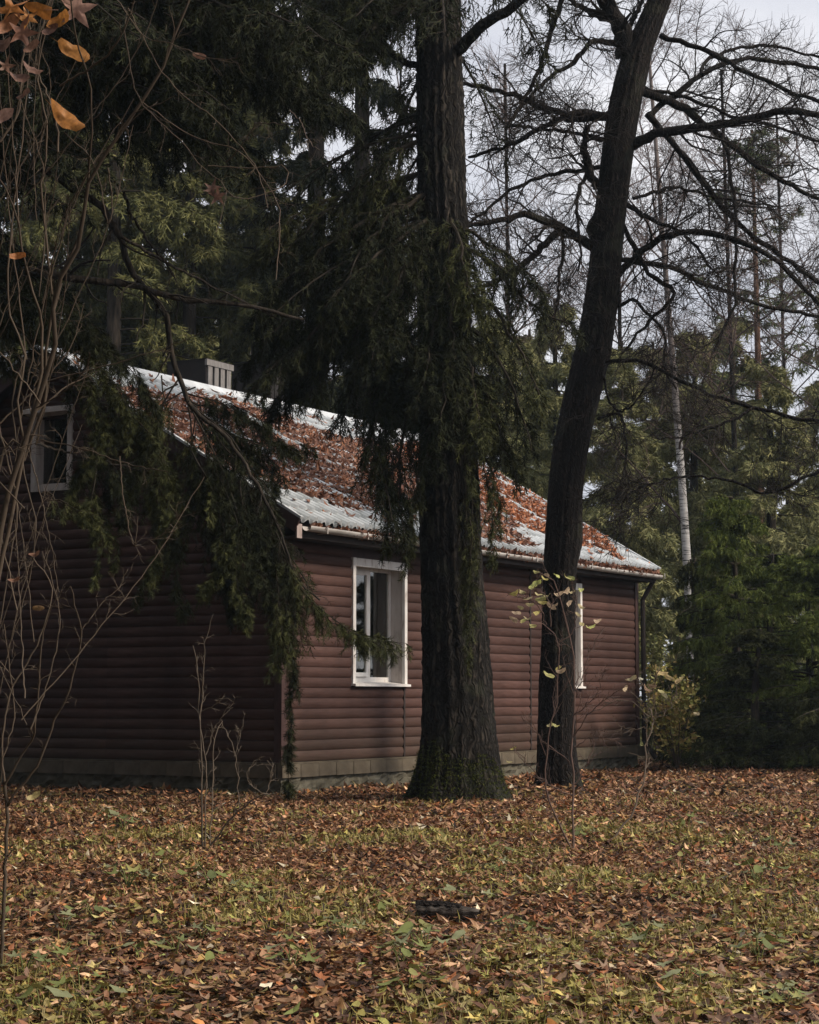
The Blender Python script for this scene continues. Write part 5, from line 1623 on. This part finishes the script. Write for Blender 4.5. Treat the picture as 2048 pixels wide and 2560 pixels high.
# --- small yellow-green bush behind the house corner
def leafy_bush(px, d, h, rad, label, cols, n, seed, name='leafy_bush', lsize=(.05, .10)):
    r = np.random.default_rng(seed)
    b = np.array([PX(px, 1745, d)[0], d, 0.0])
    e = empty(name, b, label, 'bush')
    k = 9
    P = np.zeros((k, 8, 3))
    az = r.uniform(0, 6.28, k)
    s = np.linspace(0, 1, 8)
    for i in range(k):
        P[i] = b + np.outer(s, [math.cos(az[i]) * rad * .7, math.sin(az[i]) * rad * .7, h * r.uniform(.6, 1)])
    R = np.outer(np.full(k, .012), np.linspace(1, .4, 8))
    g, gr = grow(P, R, 8, .4, (.4, 1.0), 6, .2, .02, .2, rmin=.004, rng=r)
    mb = MB()
    tubes(mb, P, R, 5, np.array([.08, .06, .045]))
    tubes(mb, g, gr, 3, np.array([.08, .06, .045]))
    mb.build('stem', M['twig'], e, org=b)['kind'] = 'stuff'
    i = r.integers(0, len(g), n)
    j = r.integers(1, 6, n)
    lf = MB()
    c = np.array(cols)[r.integers(0, len(cols), n)] * r.uniform(.7, 1.3, (n, 1))
    scatter_leaves(lf, g[i, j] + r.normal(0, .05, (n, 3)), r.uniform(*lsize, n), c, LEAF_LOW, .8, rng=r)
    tag(lf.build('foliage', M['leaf'], e, org=b), kind='stuff')
leafy_bush(1692, 34.9, 1.75, .5, 'loose yellow-green leafy bush glimpsed beside the far house corner', [(.26, .24, .06), (.32, .27, .09), (.18, .19, .05), (.34, .24, .09)], 1300, 71)
leafy_bush(1640, 46, 3.0, .9, 'sunlit olive bush seen through the gap behind the house', [(.22, .22, .08), (.28, .26, .1), (.16, .18, .06)], 1500, 72)

# --- rotten chunk of wood in the litter
b4 = GP(1110, 2300)
r4 = np.random.default_rng(64)
LOG = empty('log', b4, 'short rotten dark log half sunk in the fallen leaves', 'log')
n, k = 22, 14
ax4 = np.linspace(-.155, .20, n)
v = []
for i, x in enumerate(ax4):
    rr = .055 * (1 - .5 * max(0, x / .2) ** 1.5) * (1 + .08 * math.sin(i * 1.7))
    for j in range(k):
        a = j / k * 2 * math.pi
        q = rr * (1 + .16 * math.sin(3 * a + .9) + .08 * math.sin(7 * a) + r4.normal(0, .03))
        v.append((x + (.012 * r4.normal() if i in (0, n - 1) else 0), q * math.cos(a) * 1.1 - x * .25, .045 + q * math.sin(a) * .9))
q_ = [(i * k + j, i * k + (j + 1) % k, (i + 1) * k + (j + 1) % k, (i + 1) * k + j) for i in range(n - 1) for j in range(k)]
mb = MB().add(v, q=q_)
c0 = len(v)
mb.add([(-.12, .03, .04)] + v[:k], t=[(0, 1 + (j + 1) % k, 1 + j) for j in range(k)])
mb.build('wood', M['cut_wood'], LOG, smooth=True)
ang_ = np.linspace(.35, 2.4, 8)
v = [(x + .01 * r4.normal(), -x * .25 + (rr_f + .006) * math.cos(a) * 1.12, .045 + (rr_f + .008) * math.sin(a) * .95) for x, rr_f in ((-.165, .06), (-.09, .06), (-.02, .058), (.05, .052), (.10, .045)) for a in ang_]
mb = MB().add(v, q=[(i * 8 + j, i * 8 + j + 1, (i + 1) * 8 + j + 1, (i + 1) * 8 + j) for i in range(4) for j in range(7)])
mb.build('bark_flap', M['bark_linden'], LOG)

# --- small green seedlings and clumps on the lawn, each its own plant
r5 = np.random.default_rng(65)
seed_mesh = []
for k in range(6):
    mb = MB()
    nl = r5.integers(3, 7)
    for i in range(nl):
        az = i / nl * 6.28 + r5.uniform(-.4, .4)
        L = r5.uniform(.05, .09)
        hh = r5.uniform(.04, .10)
        tip = np.array([math.cos(az) * L * .6, math.sin(az) * L * .6, hh])
        tubes(mb, np.array([[0, 0, 0], tip * (.5, .5, .7), tip]), np.array([.0025, .002, .0015]), 4, np.array([.14, .16, .05]))
        v, q, t = detailed_leaf('maple' if k % 2 else 'oval', r5)
        cz, sz = math.cos(az), math.sin(az)
        s = L * r5.uniform(.8, 1.2)
        V = np.column_stack([(v[:, 0] + .4) * cz - v[:, 1] * sz, (v[:, 0] + .4) * sz + v[:, 1] * cz, v[:, 2] * .8 - (v[:, 0] + .4) * .25]) * s + tip
        mb.add(V, q=q, t=t, c=np.array([(.17, .19, .06), (.24, .23, .08), (.13, .15, .055), (.20, .21, .11)][r5.integers(0, 4)]) * r5.uniform(.8, 1.2))
    me = mb.mesh('seedling', smooth=True)
    me.materials.append(M['grass'])
    seed_mesh.append(me)
spots = [(270, 2065), (310, 2085), (415, 2175), (320, 2230), (235, 2305), (150, 2405), (355, 2400), (440, 2400), (525, 2435), (505, 2360), (525, 2225), (200, 2500), (265, 2515), (60, 2455), (25, 2320), (715, 2385), (720, 2440), (735, 2450), (640, 2285), (860, 2365), (1000, 2450), (1010, 2440), (1020, 2515),
         (1130, 2250), (1115, 2240), (1280, 2345), (1285, 2335), (1250, 2190), (1255, 2155), (1210, 2260), (1165, 2395), (1060, 2410), (1040, 2400), (1460, 2100), (1445, 2105), (1720, 2070), (1715, 2080), (1955, 2145), (1890, 2220), (1895, 2210), (1700, 2185), (1710, 2470), (1715, 2480), (1890, 2400), (1900, 2410), (1960, 2540), (1950, 2520), (1970, 2530), (1990, 2500), (1605, 2380), (1330, 2350), (600, 2260), (950, 2290), (160, 2330), (100, 2540)]
for i, (x, y) in enumerate(spots):
    p = GP(x, y)
    o = bpy.data.objects.new('seedling', seed_mesh[i % 6])
    COL.objects.link(o)
    o.location = (p[0], p[1], float(gz(p[0], p[1])) + .015)
    o.rotation_euler.z = r5.uniform(0, 6.28)
    s = r5.uniform(.8, 1.4) * (1 if p[1] < 13 else 1.3)
    o.scale = (s, s, s)
    tag(o, 'small lobed-leaved green seedling poking up through the fallen leaves' if i % 2 else 'small oval-leaved green seedling poking up through the fallen leaves', 'seedling', 'green seedlings on the lawn')

# ================================================================== thin haze added over the yard to lift its dark tones
hz = MB().box((-410, -70, -1.5), (410, 710, 34)).build('haze', M['soil'])
hz.data.materials.clear()
hm = bpy.data.materials.new('haze_air')
hm.use_nodes = True
ht = hm.node_tree
ht.nodes.clear()
pv = ht.nodes.new('ShaderNodeVolumePrincipled')
pv.inputs['Color'].default_value = (.66, .84, 1.0, 1)
pv.inputs['Density'].default_value = 0.00038
pv.inputs['Anisotropy'].default_value = 0.2
ho = ht.nodes.new('ShaderNodeOutputMaterial')
ht.links.new(pv.outputs['Volume'], ho.inputs['Volume'])
hz.data.materials.append(hm)
tag(hz, 'thin cool haze added to lift the dark tones', 'haze', None, 'stuff')
